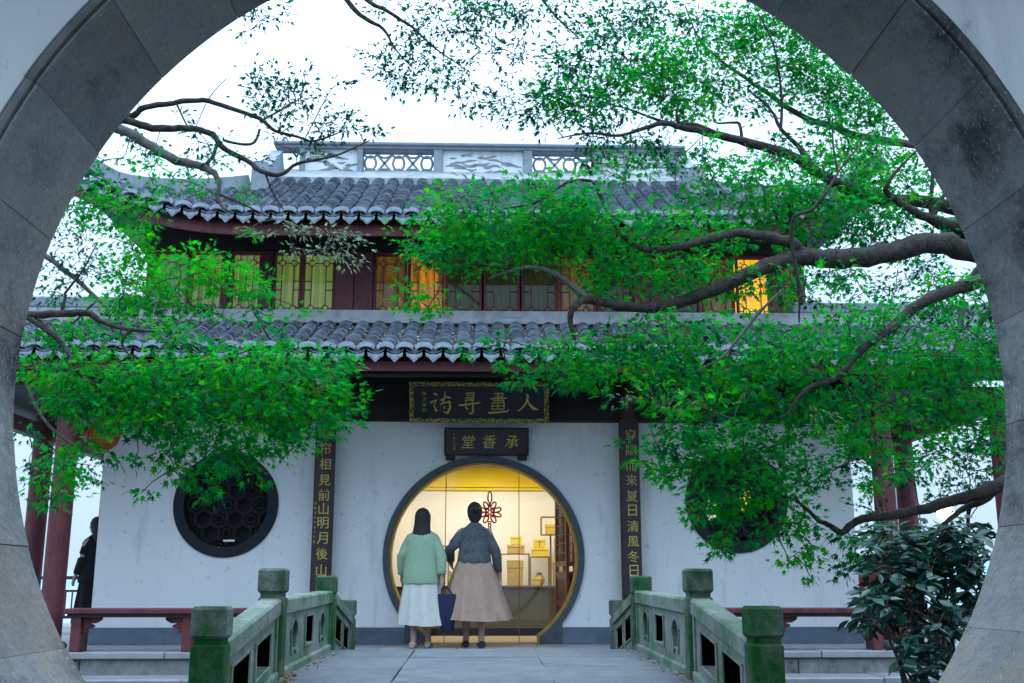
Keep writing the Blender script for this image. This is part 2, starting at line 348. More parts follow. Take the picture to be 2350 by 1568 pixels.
# ================================================================== BRIDGE
br = thing('stone_bridge', 'arched grey stone footbridge with mossy carved railings leading to the round doorway', 'bridge', (.05, 9, -.1))
BX, HW = .066, 1.465
PY = [5.92, 7.63, 10.31, 12.0]
def deckz(y):
    if y < 5.92: return -.13
    if y < 7.63: return -.13 + .225 * (y - 5.92) / 1.71
    if y < 10.31: return .095 + .035 * (y - 7.63) / 2.68
    return .13 - .25 * max(0, y - 10.33) / 1.7
def basez(y): return deckz(y)
rows = [4.9, 5.92, 6.75, 7.55, 8.55, 9.45, 10.34, 11.2, 12.16]
cols = [-1.62, -.57, .52, 1.72]
for i in range(len(rows) - 1):
    for j in range(3):
        off = 0 if i % 2 == 0 else random.uniform(-.008, .008)
        x0, x1 = cols[j] + (off if j else 0) + .002, cols[j + 1] + (off if j < 2 else 0) - .002; y0, y1 = rows[i] + .004, rows[i + 1] - .004
        z0, z1 = deckz(y0), deckz(y1); dz = random.uniform(-.003, .003); e = .004
        g = MB(); vs = []
        for (x, y, z) in ((x0, y0, z0), (x1, y0, z0), (x1, y1, z1), (x0, y1, z1)): vs.append(Vector((x, y, z - .16)))
        for (x, y, z) in ((x0, y0, z0), (x1, y0, z0), (x1, y1, z1), (x0, y1, z1)): vs.append(Vector((x, y, z - e + dz)))
        ym = e
        for (x, y, z) in ((x0 + e, y0 + e, z0), (x1 - e, y0 + e, z0), (x1 - e, y1 - e, z1), (x0 + e, y1 - e, z1)): vs.append(Vector((x, y, z + dz)))
        g.add(vs, [(3, 2, 1, 0), (0, 1, 5, 4), (1, 2, 6, 5), (2, 3, 7, 6), (3, 0, 4, 7), (4, 5, 9, 8), (5, 6, 10, 9), (6, 7, 11, 10), (7, 4, 8, 11), (8, 9, 10, 11)])
        g.build('deck_slab', M_DECK, br)
# bridge body with a low arch under it
arch = [(5.3, -.95), (6.3, -.95)] + [(9 - 2.7 * math.cos(PI * k / 14), -.95 + .68 * math.sin(PI * k / 14)) for k in range(15)] + [(11.7, -.95), (12.1, -.95), (12.1, -.32), (10.34, -.05), (7.6, -.08), (5.9, -.31), (5.3, -.31)]
g = MB(); g.plate([arch], -1.6, 1.6, fn=lambda v: Vector((BX - v.y, v.x, v.z))); g.build('bridge_body', M_EDGE, br)
def post(sgn, k):
    y = PY[k]; x = BX + sgn * HW; zb = basez(y); h = .69 if k in (1, 2) else .70
    if k == 0: zb += .02
    top = [.605, .825, .797, .552][k]; zb = min(zb, top - .7) - .12
    w2 = .087; m_ = M_MOSS2 if k == 0 else M_MOSS
    cz = top - .165
    p = MB()
    p.box(x - w2, x + w2, y - w2, y + w2, zb, cz - .028, bev=.012)
    for sx in (-1, 1):            # recessed face fillet strips
        p.box(x + sx * (w2 - .022) - .008, x + sx * (w2 - .022) + .008, y - w2 - .004, y - w2 + .01, zb + .05, cz - .06)
    p.box(x - w2 + .014, x + w2 - .014, y - w2 + .014, y + w2 - .014, cz - .029, cz + .001)
    po = p.build('railing_post', m_, br)
    c = MB(); cw = w2 + .006; c.box(x - cw, x + cw, y - cw, y + cw, cz, top, bev=.016); c.build('cap', M_MOSS, po)
def panel(sgn, k):
    y0, y1 = PY[k] + .09, PY[k + 1] - .09; L = y1 - y0; x = BX + sgn * HW
    b0 = [-.10, .095, .13][k]; b1 = [.095, .13, -.12][k]; H = .53
    def fn(v):   # v.x along the bridge, v.z height, v.y thickness
        t = (v.x) / L; return Vector((x + v.y, y0 + v.x, b0 + (b1 - b0) * t + v.z))
    if k == 1:
        c = L / 2; s = .19
        holes = [rect(c - s, c + s, .15, .36)[::-1]]
        for d in (-.72, .72):
            holes.append(([(c + d - .09, .13), (c + d - .05, .155), (c + d, .165), (c + d + .05, .155), (c + d + .09, .13), (c + d + .13, .24), (c + d + .135, .29), (c + d + .09, .335), (c + d, .37), (c + d - .09, .335), (c + d - .135, .29), (c + d - .13, .24)])[::-1])
    else:
        holes = [rect(L * .14, L * .44, .13, .345)[::-1], rect(L * .56, L * .86, .13, .345)[::-1]]
    g = MB(); g.plate([rect(0, L, -.1, .42)] + holes, -.05, .05, fn)
    for h in holes:           # raised frames round the openings
        cx = sum(q[0] for q in h) / len(h); cz = sum(q[1] for q in h) / len(h)
        big = [(cx + (q[0] - cx) * 1.16 + (.0), cz + (q[1] - cz) * 1.16) for q in h]
        g.plate([big[::-1], h], -.061, .061, fn)
    def beam(z0, z1, hw):
        n = 2
        vs = [fn(Vector((xx, yy, zz))) for xx in (0, L) for yy, zz in ((-hw, z0), (hw, z0), (hw, z1 - .015), (hw - .015, z1), (-hw + .015, z1), (-hw, z1 - .015))]
        g.add(vs, [(0, 1, 2, 3, 4, 5), (11, 10, 9, 8, 7, 6)] + [(i, i + 6, (i + 1) % 6 + 6, (i + 1) % 6) for i in range(6)])
    beam(.425, H, .074); beam(-.12, .06, .075)
    for xx in (0.0, L - .05):  # end stiles
        vs = [fn(Vector((a, b, c))) for a in (xx, xx + .05) for b, c in ((-.064, .06), (.064, .06), (.064, .425), (-.064, .425))]
        g.add(vs, [(0, 1, 2, 3), (7, 6, 5, 4)] + [(i, i + 4, (i + 1) % 4 + 4, (i + 1) % 4) for i in range(4)])
    g.build('railing_panel', M_PANEL, br)
for sgn in (-1, 1):
    for k in range(4): post(sgn, k)
    for k in range(3): panel(sgn, k)

# ================================================================== HALL
WY = 13.74                                    # front wall plane
hall = thing('hall', 'two storey hall with white front wall, round doorway and grey tiled roofs', 'building', (.08, WY, 0))
DX, DZ, DRO, DRI = .08, 1.05, 1.26, 1.19
def door_outline(r, hw, z0):
    zc = DZ - math.sqrt(max(0, r * r - hw * hw)); a = math.asin((DZ - zc) / r)
    arc = [(DX + r * math.cos(t), DZ + r * math.sin(t)) for t in [(-a) + (PI + 2 * a) * k / 72 for k in range(73)]]
    return [(DX + hw, z0)] + arc + [(DX - hw, z0)]
wl, wr = at(222, 1250, WY).x, at(1965, 1250, WY).x
w1 = at(519, 1158, WY); w2 = at(1690, 1150, WY); WR = .655
wall_out = [(wl, 0)] + [(DX - .8, 0)] + door_outline(1.225, .8, 0)[1:-1][::-1] + [(DX + .8, 0), (wr, 0), (wr, 2.75), (wl, 2.75)]
g = MB(); g.plate([wall_out, circ(w1.x, w1.z, WR - .02, 64)[::-1], circ(w2.x, w2.z, WR - .02, 64)[::-1]], WY, WY + .24); g.build('front_wall', M_PLASTER, hall)
for xa, xb in ((wl, wl + .24), (wr - .24, wr)):
    g = MB(); g.box(xa, xb, WY + .245, 19, 0, 2.75); g.build('side_wall', M_PLASTER, hall)
g = MB(); g.box(wl - .01, DX - .96, WY - .022, WY - .001, 0.003, .2); g.box(DX + .96, wr + .01, WY - .022, WY - .001, 0.003, .2); g.build('wall_base', M_BASE, hall)
# round door ring
o = door_outline(DRO, .97, .003); i_ = door_outline(DRI, .70, .003)
ring = o + i_[::-1]
g = MB(); g.plate([ring], WY - .045, WY + .10); rg = g.build('door_ring', M_RING, hall)
o2 = door_outline(DRI + .0, .70, .003); i2 = door_outline(DRI - .028, .672, .003)
g = MB(); g.plate([o2 + i2[::-1]], WY + .03, WY + .26); g.build('door_lining', mat('lining_wood', (.42, .25, .05), .5, (.5, .32, .08), 12), rg)
# two round windows in the front wall, with curling lattice
for nm, c in (('l', w1), ('r', w2)):
    g = MB(); g.plate([circ(c.x, c.z, WR, 64), circ(c.x, c.z, WR - .13, 64)[::-1]], WY - .02, WY + .2); rw = g.build('round_window', mat('round_frame', (.013, .016, .024), .6, (.018, .022, .03), 9, spec=.2), hall)
    g = MB(); R2 = WR - .13
    def clipc(cx, cz, r):
        pts = []
        for k in range(25):
            a = 2 * PI * k / 24; px, pz = cx + r * math.cos(a), cz + r * math.sin(a)
            if px * px + pz * pz > (R2 * .99) ** 2: px, pz = None, None
            pts.append((px, pz))
        run = []
        for p in pts + [(None, None)]:
            if p[0] is None:
                if len(run) > 2: g.tube([Vector((c.x + q[0], WY + .1, c.z + q[1])) for q in run], .011, 5)
                run = []
            else: run.append(p)
    for ii in range(-4, 5):
        for jj in range(-4, 5):
            clipc((ii + (jj % 2) * .5) * .2, jj * .173, .115)
            if (ii + jj) % 2 == 0: clipc((ii + (jj % 2) * .5) * .2, jj * .173, .05)
    g.build('lattice', M_DARK, rw)
    g = MB(); g.plate([circ(c.x, c.z, R2, 48)], WY + .19, WY + .196); g.build('pane', mat('dark_backing', (.012, .016, .02), .6, spec=.1), rw)
    if nm == 'l':
        p = at(525, 1241, WY - .03); g = MB(); g.box(p.x - .07, p.x + .07, WY - .026, WY - .0205, p.z - .012, p.z + .012); g.build('nameplate', M_PLASTER, rw)
    else:
        for dx, dz, s, mm in ((.16, .02, .16, emis('window_glow', (1, .55, .04), .7)), (-.28, -.1, .15, emis('window_pale', (.8, .85, .6), .45))):
            g = MB(); g.plate([[(c.x + dx + s * (.7 if k % 2 else 1) * math.cos(k * PI / 6) * .6, c.z + dz + s * math.sin(k * PI / 6)) for k in range(12)]], WY + .185, WY + .188); g.build('lit_pane', mm, rw)

# columns and beams of the veranda
cols_x = [-4.74, 4.75]
def column(x, y, r, z1, m_=M_RED, parent=hall, h0=0.0):
    g = MB(); g.lathe([(r, .10), (r, .11), (r, z1 * .5), (r * .97, z1)], (x, y, h0), 20); c = g.build('column', m_, parent)
    b = MB(); b.lathe([(r * 1.15, 0), (r * 1.5, .03), (r * 1.55, .06), (r * 1.3, .098), (r * 1.1, .10)], (x, y, h0), 20); b.build('column_base', M_EDGE, c)
    return c
for x in cols_x: column(x, 12.52, .125, 3.12)
cl = at(741, 1200, 13.6).x; cr = at(1447, 1200, 13.6).x
for x in (cl, cr): column(x, 13.66, .12, 3.0, M_DARKRED)
g = MB(); g.box(wl - .3, wr + .3, WY - .12, WY + .2, 2.752, 2.95); g.build('lintel_beam', M_DARK, hall)
g = MB(); g.box(wl - .3, wr + .3, WY - .06, WY + .2, 2.952, 3.9); g.build('upper_panel', M_DARK, hall)
g = MB(); g.box(-6.9, 6.9, 12.42, 12.62, 3.12, 3.28); g.build('eave_beam', M_DARK, hall)
for x in cols_x + [cl, cr]:
    g = MB(); g.box(x - .07, x + .07, 12.62, WY - .13, 3.14, 3.27); g.build('cross_beam', M_DARK, hall)
# ---- lower roof
E1, T1 = (11.80, 3.235), (13.64, 4.02)
def slope_pt(E, T, t, sag=.06):
    return E[0] + (T[0] - E[0]) * t, E[1] + (T[1] - E[1]) * t - sag * 4 * t * (1 - t) * .5
TR, TL = .082, .17          # cover tile radius and length
def tile_mesh():
    g = MB(); n = 8; rings = []
    for y, r in ((0, TR), (TL, TR * .80)):
        for q in (r, r - .02): rings.append([Vector((q * math.cos(PI * k / n), y, q * math.sin(PI * k / n) * .82)) for k in range(n + 1)])
    vs = [v for r in rings for v in r]; m = n + 1; fs = []
    for k in range(n):
        fs.append((k, k + 1, 2 * m + k + 1, 2 * m + k)); fs.append((m + k + 1, m + k, 3 * m + k, 3 * m + k + 1)); fs.append((k + 1, k, m + k, m + k + 1))
    g.add(vs, fs, False); return g
TILE = tile_mesh(); TILE_ME = TILE.mesh('roof_tile', M_TILE); TV = np.array([tuple(v) for v in TILE.v])
def end_meshes():
    a = MB()       # fan-shaped end of a cover row
    fan = [(-.088, -.012), (-.05, .012), (0, .02), (.05, .012), (.088, -.012), (.102, .03), (.07, .07), (0, .088), (-.07, .07), (-.102, .03)]
    a.plate([fan], -.012, .006, bev=.003); a.plate([[(q[0] * .72, .012 + q[1] * .62) for q in fan]], -.018, -.008)
    b = MB()       # pointed drip tile
    dr = [(-.092, .02), (-.04, -.004), (.04, -.004), (.092, .02), (.084, -.03), (.05, -.05), (.03, -.075), (0, -.105), (-.03, -.075), (-.05, -.05), (-.084, -.03)]
    b.plate([dr], -.010, .006, bev=.003); b.plate([[(q[0] * .66, -.012 + q[1] * .62) for q in dr]], -.015, -.006)
    return a.mesh('eave_tile', M_TILEEND), b.mesh('drip_tile', M_TILEEND)
END_ME, DRIP_ME = end_meshes()
def tiled(parent, E, T, xs, tmax, zoff, exp, focus, skip_label=None):
    W0 = wloc(parent); L = math.hypot(T[0] - E[0], T[1] - E[1]); items = []; pans = MB()
    for x in xs:
        tm = tmax(x)
        if tm <= .04: continue
        nt_ = int(L * tm / exp)
        for i in range(nt_ + 1):
            t = min(i * exp / L, 1); y, z = slope_pt(E, T, t); y2, z2 = slope_pt(E, T, t + .01)
            ang = math.atan2(z2 - z + zoff(x, t + .01) - zoff(x, t), y2 - y)
            items.append((x + random.gauss(0, .003), y, z + zoff(x, t) + .045, ang - .19 + random.gauss(0, .025), random.gauss(0, .02)))
        e = link('eave_tile', END_ME, parent, Vector((x, E[0] - .02, E[1] + zoff(x, 0) + .048)) - W0, (math.radians(-14), 0, random.gauss(0, .03)))
        xd = x + .1075; link('drip_tile', DRIP_ME, parent, Vector((xd, E[0] - .01, E[1] + zoff(xd, 0) - .008)) - W0, (math.radians(-12), 0, random.gauss(0, .03)))
        # pan tiles in the valley, stepped
        prev = None
        for i in range(nt_ + 1):
            t0 = min(i * exp / L, 1); t1 = min((i + 1.25) * exp / L, 1.02)
            ya, za = slope_pt(E, T, t0); yb, zb = slope_pt(E, T, t1); za += zoff(xd, t0) + .018; zb += zoff(xd, t1) - .004
            pr = [(-.095, .035), (-.05, .006), (0, -.004), (.05, .006), (.095, .035)]
            vs = [Vector((xd + a, ya, za + b)) for a, b in pr] + [Vector((xd + a, yb, zb + b)) for a, b in pr] + [Vector((xd + a, ya, za + b - .014)) for a, b in pr]
            pans.add(vs, [(k, k + 1, k + 6, k + 5) for k in range(4)] + [(k + 1, k, k + 10, k + 11) for k in range(4)])
    items.sort(key=lambda q: (q[0] - focus[0]) ** 2 * focus[2] + (q[1] - focus[1]) ** 2)
    for q in items[:300]: link('roof_tile', TILE_ME, parent, Vector(q[:3]) - W0, (q[3], 0, q[4]))
    rest = MB()
    for q in items[300:]:
        c, s_ = math.cos(q[3]), math.sin(q[3]); v = TV.copy(); v[:, 1], v[:, 2] = TV[:, 1] * c - TV[:, 2] * s_, TV[:, 1] * s_ + TV[:, 2] * c
        v += np.array(q[:3]); rest.add([Vector(p) for p in v], TILE.f)
    if items[300:]: tag(rest.build('roof_tiling', M_TILE, parent), kind='stuff')
    tag(pans.build('pan_tiling', M_TILE, parent), kind='stuff')
XR = 7.0
g = MB()
def slab(g, E, T, x0, x1, zf, drop0, drop1, n=24, m=8):
    for d in (drop0, drop1):
        vs = []
        for j in range(m + 1):
            for i in range(n + 1):
                x = x0 + (x1 - x0) * i / n; t = j / m; y, z = slope_pt(E, T, t); vs.append(Vector((x, y, z + zf(x, t) - d)))
        fs = [(j * (n + 1) + i, j * (n + 1) + i + 1, (j + 1) * (n + 1) + i + 1, (j + 1) * (n + 1) + i) for j in range(m) for i in range(n)]
        g.add(vs, fs if d == drop0 else [f[::-1] for f in fs])
slab(g, (11.86, E1[1] + .0), T1, -XR, XR, lambda x, t: 0, .02, .06)
lr = g.build('lower_roof', M_DARKRED, hall)
xs1 = [i * .215 + .03 for i in range(-32, 33) if abs(i * .215 + .03) < XR - .1]
tiled(lr, E1, T1, xs1, lambda x: 1.0, lambda x, t: 0, .105, (-.4, 11.6, .28))
g = MB(); g.box(-XR, XR, 13.5, 13.73, 4.045, 4.17, bev=.01); g.box(-XR, XR, 13.42, 13.66, 3.98, 4.044); g.build('roof_flashing', M_MORTAR, lr)
g = MB(); g.box(-XR, XR, 11.93, 11.97, 3.065, 3.175); g.build('fascia_board', M_RED, lr)
for i in range(-46, 47):
    g = MB(); x = i * .15; g.bar((x, 11.97, 3.13), (x, WY - .05, 3.87), .06, .06); g.build('rafter', M_DARKRED, lr)
# back slopes of the side wings so the lower roof has a ridge beyond the upper storey
for sx in (-1, 1):
    g = MB(); a, b = sorted((sx * 4.2, sx * XR)); slab(g, (15.5, 3.3), (13.66, 4.02), a, b, lambda x, t: 0, .0, .05, 6, 3); g.build('rear_slope', M_TILE, lr)
for sx in (-1, 1):
    g = MB(); a, b = sorted((sx * 4.1, sx * XR)); g.box(a, b, 13.5, 13.74, 4.171, 4.32, bev=.02); g.build('wing_ridge', M_RIDGE, lr)

# ---- upper storey
UY = 13.78; ux0, ux1 = at(345, 660, UY).x, at(1835, 660, UY).x; UZ0, UZ1 = 4.0, 5.03
g = MB(); g.box(ux0 - .12, ux1 + .12, UY + .02, UY + .2, 3.9, 4.16); g.box(ux0 - .12, ux1 + .12, UY - .05, UY + .2, 5.035, 5.62); g.build('upper_beam', M_DARK, hall)
for x in (ux0 - .1, ux1 + .02):
    g = MB(); g.box(x, x + .08, UY + .22, 18, 4.0, 5.6); g.build('upper_side_wall', M_DARKRED, hall)
g = MB(); g.box(ux0, ux1, 16.4, 16.5, 4.0, 5.7); g.box(ux0, ux1, UY + .2, 16.4, 3.9, 3.98); g.box(ux0, ux1, UY + .2, 16.4, 5.63, 5.7); g.build('upper_room', M_BLACKRM, hall)
CUR = {'y': emis('curtain_yellow', (.36, .34, .14), .6, (.10, .13, .07), (38, 1, .4)), 'g': emis('curtain_green', (.26, .32, .08), .6, (.12, .17, .04), (20, 1, .4)),
       'w': emis('curtain_white', (.33, .36, .31), .5, (.14, .17, .15), (45, 1, .3)), 'o': emis('glow_orange', (.80, .27, .015), .7, (.14, .05, .01), (14, 1, 2)), 'b': emis('glow_yellow', (1, .55, .02), 1.1, (1, .36, .01), (9, 1, 5)),
       'd': emis('dim_room', (.03, .03, .010), .7, (.010, .014, .006), (9, 1, 5)), 'm': emis('dim_orange', (.16, .075, .015), .8, (.06, .035, .01), (12, 1, 3))}  # curtains and dim panes glow by themselves; no lamps stand behind them
def upper_window(x0, x1, cur):
    f = MB(); st = .034; y0, y1 = UY, UY + .06
    f.box(x0, x0 + st, y0, y1, UZ0, UZ1, bev=.004); f.box(x1 - st, x1, y0, y1, UZ0, UZ1, bev=.004)
    f.box(x0 + st, x1 - st, y0 + .003, y1 - .003, UZ0, UZ0 + .05); f.box(x0 + st, x1 - st, y0 + .003, y1 - .003, UZ1 - .04, UZ1)
    wn = f.build('window', M_RED, hall)
    l = MB(); a, b = x0 + st, x1 - st; W = b - a; yy = UY + .03; r = .0065; ro = .042
    zt, zb = UZ1 - .15, UZ0 + .265; c1, c2 = a + W * .24, a + W * .76
    def seg(p, q): l.bar((p[0], yy, p[1]), (q[0], yy, q[1]), .012, .012, up=(0, 1, 0))
    for zc in (zt, zb):
        for cx in (c1, c2):
            for k in range(8):
                t0, t1 = PI / 8 + k * PI / 4, PI / 8 + (k + 1) * PI / 4
                seg((cx + ro * math.cos(t0), zc + ro * math.sin(t0)), (cx + ro * math.cos(t1), zc + ro * math.sin(t1)))
        seg((a, zc), (c1 - ro, zc)); seg((c1 + ro, zc), (c2 - ro, zc)); seg((c2 + ro, zc), (b, zc))
    for cx in (c1, c2):
        seg((cx, UZ1 - .04), (cx, zt + ro)); seg((cx, zt - ro), (cx, zb + ro)); seg((cx, zb - ro), (cx, UZ0 + .05))
    zm = (zt + zb) / 2
    for dz in (-.06, .06): seg((a, zm + dz), (c1, zm + dz)); seg((c2, zm + dz), (b, zm + dz))
    l.build('lattice', M_RED, wn)
    g = MB(); g.box(a, b, UY + .042, UY + .046, UZ0 + .05, UZ1 - .04); g.build('pane', M_GLASS, wn)
    c = MB(); n = 24; vs = []
    for k in range(n + 1):
        for z in (UZ0 - .02, UZ1 + .05): vs.append(Vector((x0 + (x1 - x0) * k / n, UY + .17 + .015 * math.sin(k * 2.1), z)))
    c.add(vs, [(2 * k, 2 * k + 2, 2 * k + 3, 2 * k + 1) for k in range(n)], True); c.build('glow_curtain', CUR[cur], wn)
def ux(px): return at(px, 660, UY).x
wins = [(352, 432, 'w'), (434, 511, 'y'), (528, 598, 'y'), (626, 691, 'g'), (692, 768, 'g'),
        (857, 933, 'm'), (936, 1020, 'o'), (1022, 1106, 'd'), (1110, 1193, 'd'), (1197, 1280, 'd'), (1284, 1368, 'm'), (1372, 1452, 'd'),
        (1530, 1606, 'd'), (1610, 1686, 'm'), (1690, 1768, 'b'), (1790, 1830, 'm')]
for a, b, c in wins: upper_window(ux(a), ux(b), c)
for a, b, mm in ((512, 527, M_DARKRED), (599, 625, M_DARKRED), (770, 812, M_RED), (813, 856, M_RED), (1453, 1490, M_RED), (1491, 1529, M_RED), (1769, 1789, M_RED), (335, 351, M_RED), (1831, 1846, M_RED)):
    g = MB(); g.box(ux(a), ux(b), UY - .03, UY + .1, UZ0 - .05, UZ1 + .003, bev=.008); g.build('window_post', mm, hall)
# ---- upper roof
E2, T2 = (12.60, 5.115), (15.40, 6.70)
EX, HXT, TG = 5.05, 3.35, .62
def up(x, t): return .5 * max(0, (abs(x) - 2.9) / 2.15) ** 2 * (1 - t)
def tmax2(x):
    ax = abs(x)
    return 1.0 if ax < HXT - .1 else max(0, TG * (EX - ax) / (EX - HXT + .1))
g = MB()
n = 40; m = 10; vs = []
for d in (.03, .07):
    vs = []
    for j in range(m + 1):
        for i in range(n + 1):
            x = -EX + 2 * EX * i / n; tt = tmax2(x) * j / m; y, z = slope_pt(E2, T2, tt); vs.append(Vector((x, y + (.06 if j == 0 else 0), z + up(x, tt) - d)))
    fs = [(j * (n + 1) + i, j * (n + 1) + i + 1, (j + 1) * (n + 1) + i + 1, (j + 1) * (n + 1) + i) for j in range(m) for i in range(n)]
    g.add(vs, fs if d == .03 else [f[::-1] for f in fs])
# side and rear slopes
for sx in (-1, 1):
    c0 = Vector((sx * EX, E2[0] + .06, E2[1] + up(EX, 0) - .03)); c1 = Vector((sx * EX, 18.2, E2[1] + up(EX, 0) - .03))
    yg, zg = slope_pt(E2, T2, TG); g0 = Vector((sx * (HXT - .1), yg, zg - .03)); g1 = Vector((sx * (HXT - .1), 30.8 - yg, zg - .03)); rt = Vector((sx * (HXT - .1), 15.4, 6.66))
    g.add([c0, c1, g1, g0], [(0, 1, 2, 3) if sx > 0 else (3, 2, 1, 0)]); g.add([g0, g1, rt], [(0, 1, 2)])
g.add([Vector((-EX, 18.2, 5.1)), Vector((EX, 18.2, 5.1)), Vector((3.25, 15.4, 6.66)), Vector((-3.25, 15.4, 6.66))], [(0, 1, 2, 3)])
ur = g.build('upper_roof', M_DARKRED, hall)
xs2 = [i * .215 + .02 for i in range(-23, 24) if abs(i * .215 + .02) < EX - .05]
tiled(ur, E2, T2, xs2, tmax2, up, .10, (-1.2, 12.4, .35))
g = MB()
for i in range(n):
    x0, x1 = -EX + 2 * EX * i / n, -EX + 2 * EX * (i + 1) / n
    for (ya, yb, za, zb) in ((12.72, 12.76, -.20, -.06),):
        vs = [Vector((x, y, E2[1] + up(x, 0) + z)) for x in (x0, x1) for y, z in ((ya, za), (yb, za), (yb, zb), (ya, zb))]
        g.add(vs, [(3, 2, 1, 0), (4, 5, 6, 7), (0, 1, 5, 4), (1, 2, 6, 5), (2, 3, 7, 6), (3, 0, 4, 7)])
g.build('fascia_board', M_RED, ur)
for i in range(-31, 32):
    x = i * .16; g = MB(); g.bar((x, 12.76, E2[1] + up(x, 0) - .13), (x, UY, 5.115 + .55 + up(x, .4) * .4), .06, .06); g.build('rafter', M_DARKRED, ur)
g = MB(); vs = []
for j in range(5):
    t = .84 + .17 * j / 4; y, z = slope_pt(E2, T2, t)
    for i in range(25): x = -3.12 + 6.24 * i / 24; vs.append(Vector((x, y, z + .135 + (0 if j else -.02))))
g.add(vs, [(j * 25 + i, j * 25 + i + 1, (j + 1) * 25 + i + 1, (j + 1) * 25 + i) for j in range(4) for i in range(24)])
g.add([v for v in vs[:25]] + [v - Vector((0, 0, .10)) for v in vs[:25]], [(i + 25, i + 26, i + 1, i) for i in range(24)]); g.build('mortar_apron', M_MORTAR, ur)
# ridge wall with pierced and plain panels
RY = 15.4; rx0, rx1 = at(648, 370, RY).x, at(1552, 375, RY).x
RZ0, RZ1 = 6.62, at(1100, 338, RY).z
rd = MB(); rd.box(rx0 - .05, rx1 + .05, RY - .16, RY + .16, 6.45, RZ0 + .03); rd.box(rx0 - .03, rx1 + .03, RY - .12, RY + .12, RZ0 + .03, RZ0 + .075); rd.box(rx0 - .05, rx1 + .05, RY - .15, RY + .15, RZ0 + .075, RZ0 + .12)
rd = rd.build('ridge', M_RIDGE, hall)
g = MB(); g.box(rx0 - .12, rx1 + .12, RY - .17, RY + .17, RZ1 - .05, RZ1, bev=.012); g.box(rx0 - .07, rx1 + .07, RY - .13, RY + .13, RZ1 - .09, RZ1 - .051); g.build('ridge_coping', M_RIDGE, rd)
pz0, pz1 = RZ0 + .121, RZ1 - .091
def rx(px): return at(px, 370, RY).x
for a, b in ((690, 701), (822, 834), (996, 1016), (1201, 1221), (1358, 1378), (1430, 1442), (1528, 1545)):
    g = MB(); g.box(rx(a), rx(b), RY - .12, RY + .12, pz0, pz1, bev=.006); g.build('ridge_post', M_RIDGE, rd)
for a, b in ((701, 822), (1016, 1201), (1378, 1430), (1442, 1528)):
    g = MB(); x0, x1 = rx(a), rx(b); g.box(x0 + .002, x1 - .002, RY - .05, RY + .05, pz0 + .001, pz1 - .001)
    g.build('plaster_panel', M_PLASTER, rd)
    g = MB(); q = random.Random(a)
    for _ in range(int((x1 - x0) * 22)):       # low relief of boughs and leaves
        cx, cz = q.uniform(x0 + .08, x1 - .08), q.uniform(pz0 + .05, pz1 - .05); L = q.uniform(.05, .16); an = q.uniform(-.7, .7)
        g.tube([(cx - L * math.cos(an), RY - .052, cz - L * .4 * math.sin(an)), (cx, RY - .06, cz + .03 * q.uniform(-1, 1)), (cx + L * math.cos(an), RY - .052, cz + L * .5 * math.sin(an))], [.008, .014, .006], 5)
    g.build('relief', M_MORTAR, rd)
for a, b in ((834, 996), (1221, 1358)):
    x0, x1 = rx(a), rx(b); g = MB(); g.box(x0, x1, RY - .08, RY + .08, pz0, pz0 + .035); g.box(x0, x1, RY - .08, RY + .08, pz1 - .02, pz1)
    H = pz1 - pz0 - .055; zc = pz0 + .035 + H / 2; nn = max(4, round((x1 - x0) / (H * .62))); dx = (x1 - x0) / nn
    for k in range(nn):
        cx = x0 + dx * (k + .5)
        if k % 2 == 0: g.tube([Vector((cx + dx * .40 * math.cos(t * PI / 8), RY, zc + H * .33 * math.sin(t * PI / 8))) for t in range(17)], .019, 6, False)
        else:
            for s in (-1, 1): g.bar((cx - dx * .55, RY, zc - s * H * .42), (cx + dx * .55, RY, zc + s * H * .42), .03, .03, up=(0, 1, 0))
        for s in (-1, 1): g.tube([Vector((x0 + dx * k + dx * (.5 + .5 * math.cos(PI * t / 8)), RY, zc + s * (H * .5 - H * .24 * math.sin(PI * t / 8)))) for t in range(9)], .016, 6, False)
    g.build('pierced_panel', M_RIDGE, rd)
# descending gable ridges and hip ridges
for sx in (-1, 1):
    xg = sx * 3.06; pts = []
    for k in range(9):
        t = 1 - (1 - TG) * k / 8 * 1.05; y, z = slope_pt(E2, T2, t); pts.append(Vector((xg, y, z + .16 + .10 * (1 - k / 8))))
    g = MB()
    for a, b in zip(pts[:-1], pts[1:]): g.bar(a, b + (b - a) * .04, .17, .34)
    g.box(xg - .11, xg + .11, pts[-1].y - .16, pts[-1].y + .02, pts[-1].z - .2, pts[-1].z + .26, bev=.02)
    g.build('gable_ridge', M_RIDGE, ur)
    g = MB(); prev = None
    for k in range(13):
        u = k / 12; x = sx * (HXT - .1 + (EX - HXT + .12) * u); t = tmax2(x) if abs(x) < EX else 0; y, z = slope_pt(E2, T2, t)
        p = Vector((x, y, z + up(x, t) + .10 + .38 * max(0, u - .72) ** 1.4 * 4))
        if prev is not None: g.bar(prev, p + (p - prev) * .06, .15, .26 - .1 * u)
        prev = p
    g.build('hip_ridge', M_RIDGE, ur)

